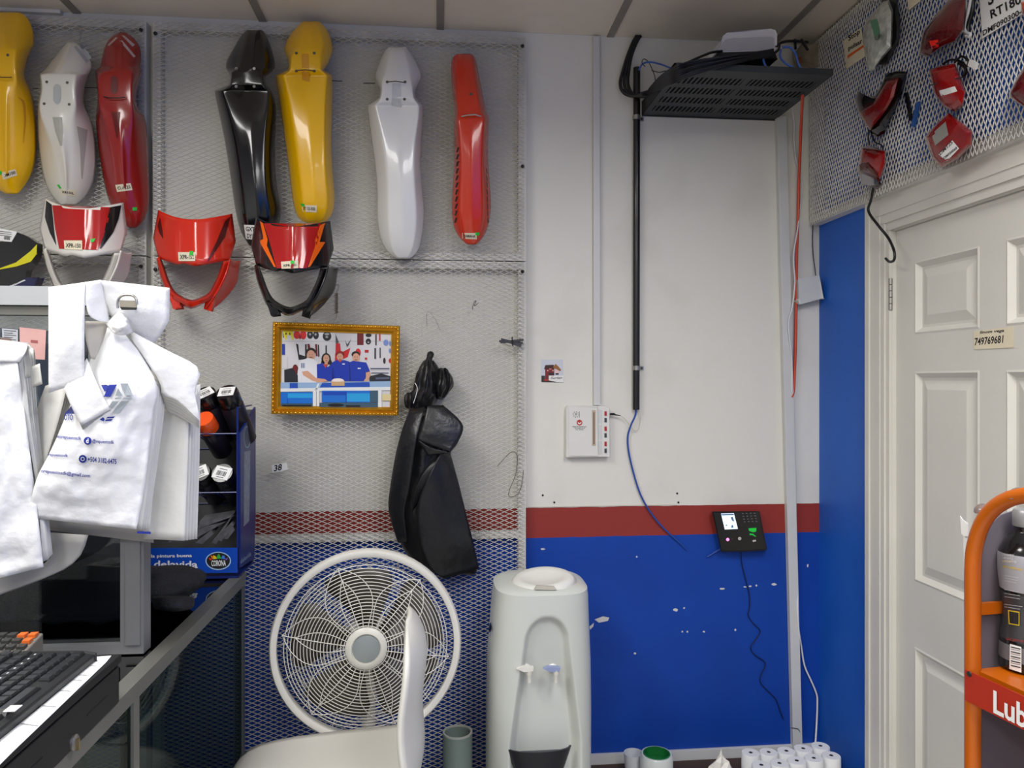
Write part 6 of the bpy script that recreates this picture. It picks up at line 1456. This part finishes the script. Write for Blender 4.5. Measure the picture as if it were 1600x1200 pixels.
# oil bottle
bc = O(1606, 1056, .085); br = 40*((bc-EYE).dot(Vector((SN, CS, 0))))/FP
def bz(y): return O(1606, y, .085).z
zb_ = zs_-.008
t = thing('oil_bottle', 'black oil bottle with a silver cap and grey label on the orange rack', 'bottle', (bc.x, bc.y, zb_))
prof = [(zb_,.80),(zb_+.006,.93),(bz(1040),.97),(bz(1010),.95),(bz(970),.87),(bz(945),.85),(bz(920),.93),(bz(895),.99),(bz(870),1.0),(bz(858),.95),(bz(845),.78),(bz(832),.50),(bz(828),.46),(bz(822),.46)]
o = MB().lathe((bc.x, bc.y, 0), (0,0,1), [(z, k*br) for z, k in cr(prof, 3)], 48).build('body', M('bottle_black', (18, 18, 20), .18, coat=.5), t, smooth=50)
MB().lathe((bc.x, bc.y, 0), (0,0,1), [(bz(822),.50*br),(bz(820),.52*br),(bz(800),.52*br),(bz(796),.46*br)], 40).build('cap', M('cap_silver', (150, 150, 150), .35, metal=.3), t, smooth=40)
def band(name, y0, y1, mat, off):
    P_ = cr(prof, 6); P_ = [(z, k) for z, k in P_ if bz(y1) <= z <= bz(y0)]
    MB().lathe((bc.x, bc.y, 0), (0,0,1), [(z, k*br+off) for z, k in P_], 48, caps=False).build(name, mat, t, smooth=50)
band('grey_label', 862, 921, M('label_grey', (160, 160, 166), .3, coat=.3, var=.03), .0006)
band('dark_label', 924, 1000, M('label_dark', (58, 58, 62), .35, coat=.2, var=.05), .0006)
band('lower_label', 1003, 1028, M('label_mid', (110, 110, 114), .35, coat=.2, var=.05), .0006)
s = Surf(o); m = MB()
for y, x1 in ((866,1584),(871,1583),(876,1588)): s.text(m, 'LUBRICANTE DE', (1566,y+2), (x1,y+4), (1566,y-1.5), 0, .003)
for y, x1 in ((899,1591),(903,1590),(907,1588),(921,1592),(927,1594),(932,1594),(944,1598),(948,1594)): s.text(m, 'aceite mineral para motor', (1569,y+1), (x1,y+5), (1569,y-1), 0, .003)
m.build('small_print', M('print_light', (206, 206, 208), .5, var=0), t)
m = MB(); s.text(m, 'MOTO 4T', (1566,878), (1581,880), (1566,874.5), 0, .003); s.text(m, 'alto rendimiento', (1567,886), (1598,892), (1567,882.5), 0, .003); m.build('yellow_print', M('print_yellow', (206, 176, 40), .5, var=0), t)
m = MB(); s.quad(m, [(1575,953),(1593,956),(1593,978),(1576,975)], 4, 3, .003); m.build('yellow_box', M('print_yellow', (206, 176, 40), .5, var=0), t)
m = MB(); s.quad(m, [(1576.5,955),(1591.5,957.5),(1591.5,976),(1577.5,973.5)], 4, 3, .0036); m.build('black_box', M_ink, t)
m = MB(); s.quad(m, [(1578,1006),(1596,1011),(1596,1051),(1577,1045)], 4, 4, .003); bl_ = m.build('barcode_label', M_wpaper, t)
m = MB()
for k in range(9): s.quad(m, [(1579.5,1010+k*3.6),(1594.5,1013.5+k*3.6),(1594.5,1015.2+k*3.6-(k % 2)),(1579.5,1011.7+k*3.6-(k % 2))], 3, 1, .004)
m.build('barcode', M_ink, bl_)
m = MB(); s.text(m, 'SAE 20W-50', (1572,1000), (1599,1004), (1572,996), 0, .003); m.build('red_print', M('print_red', (150, 50, 50), .5, var=0), t)
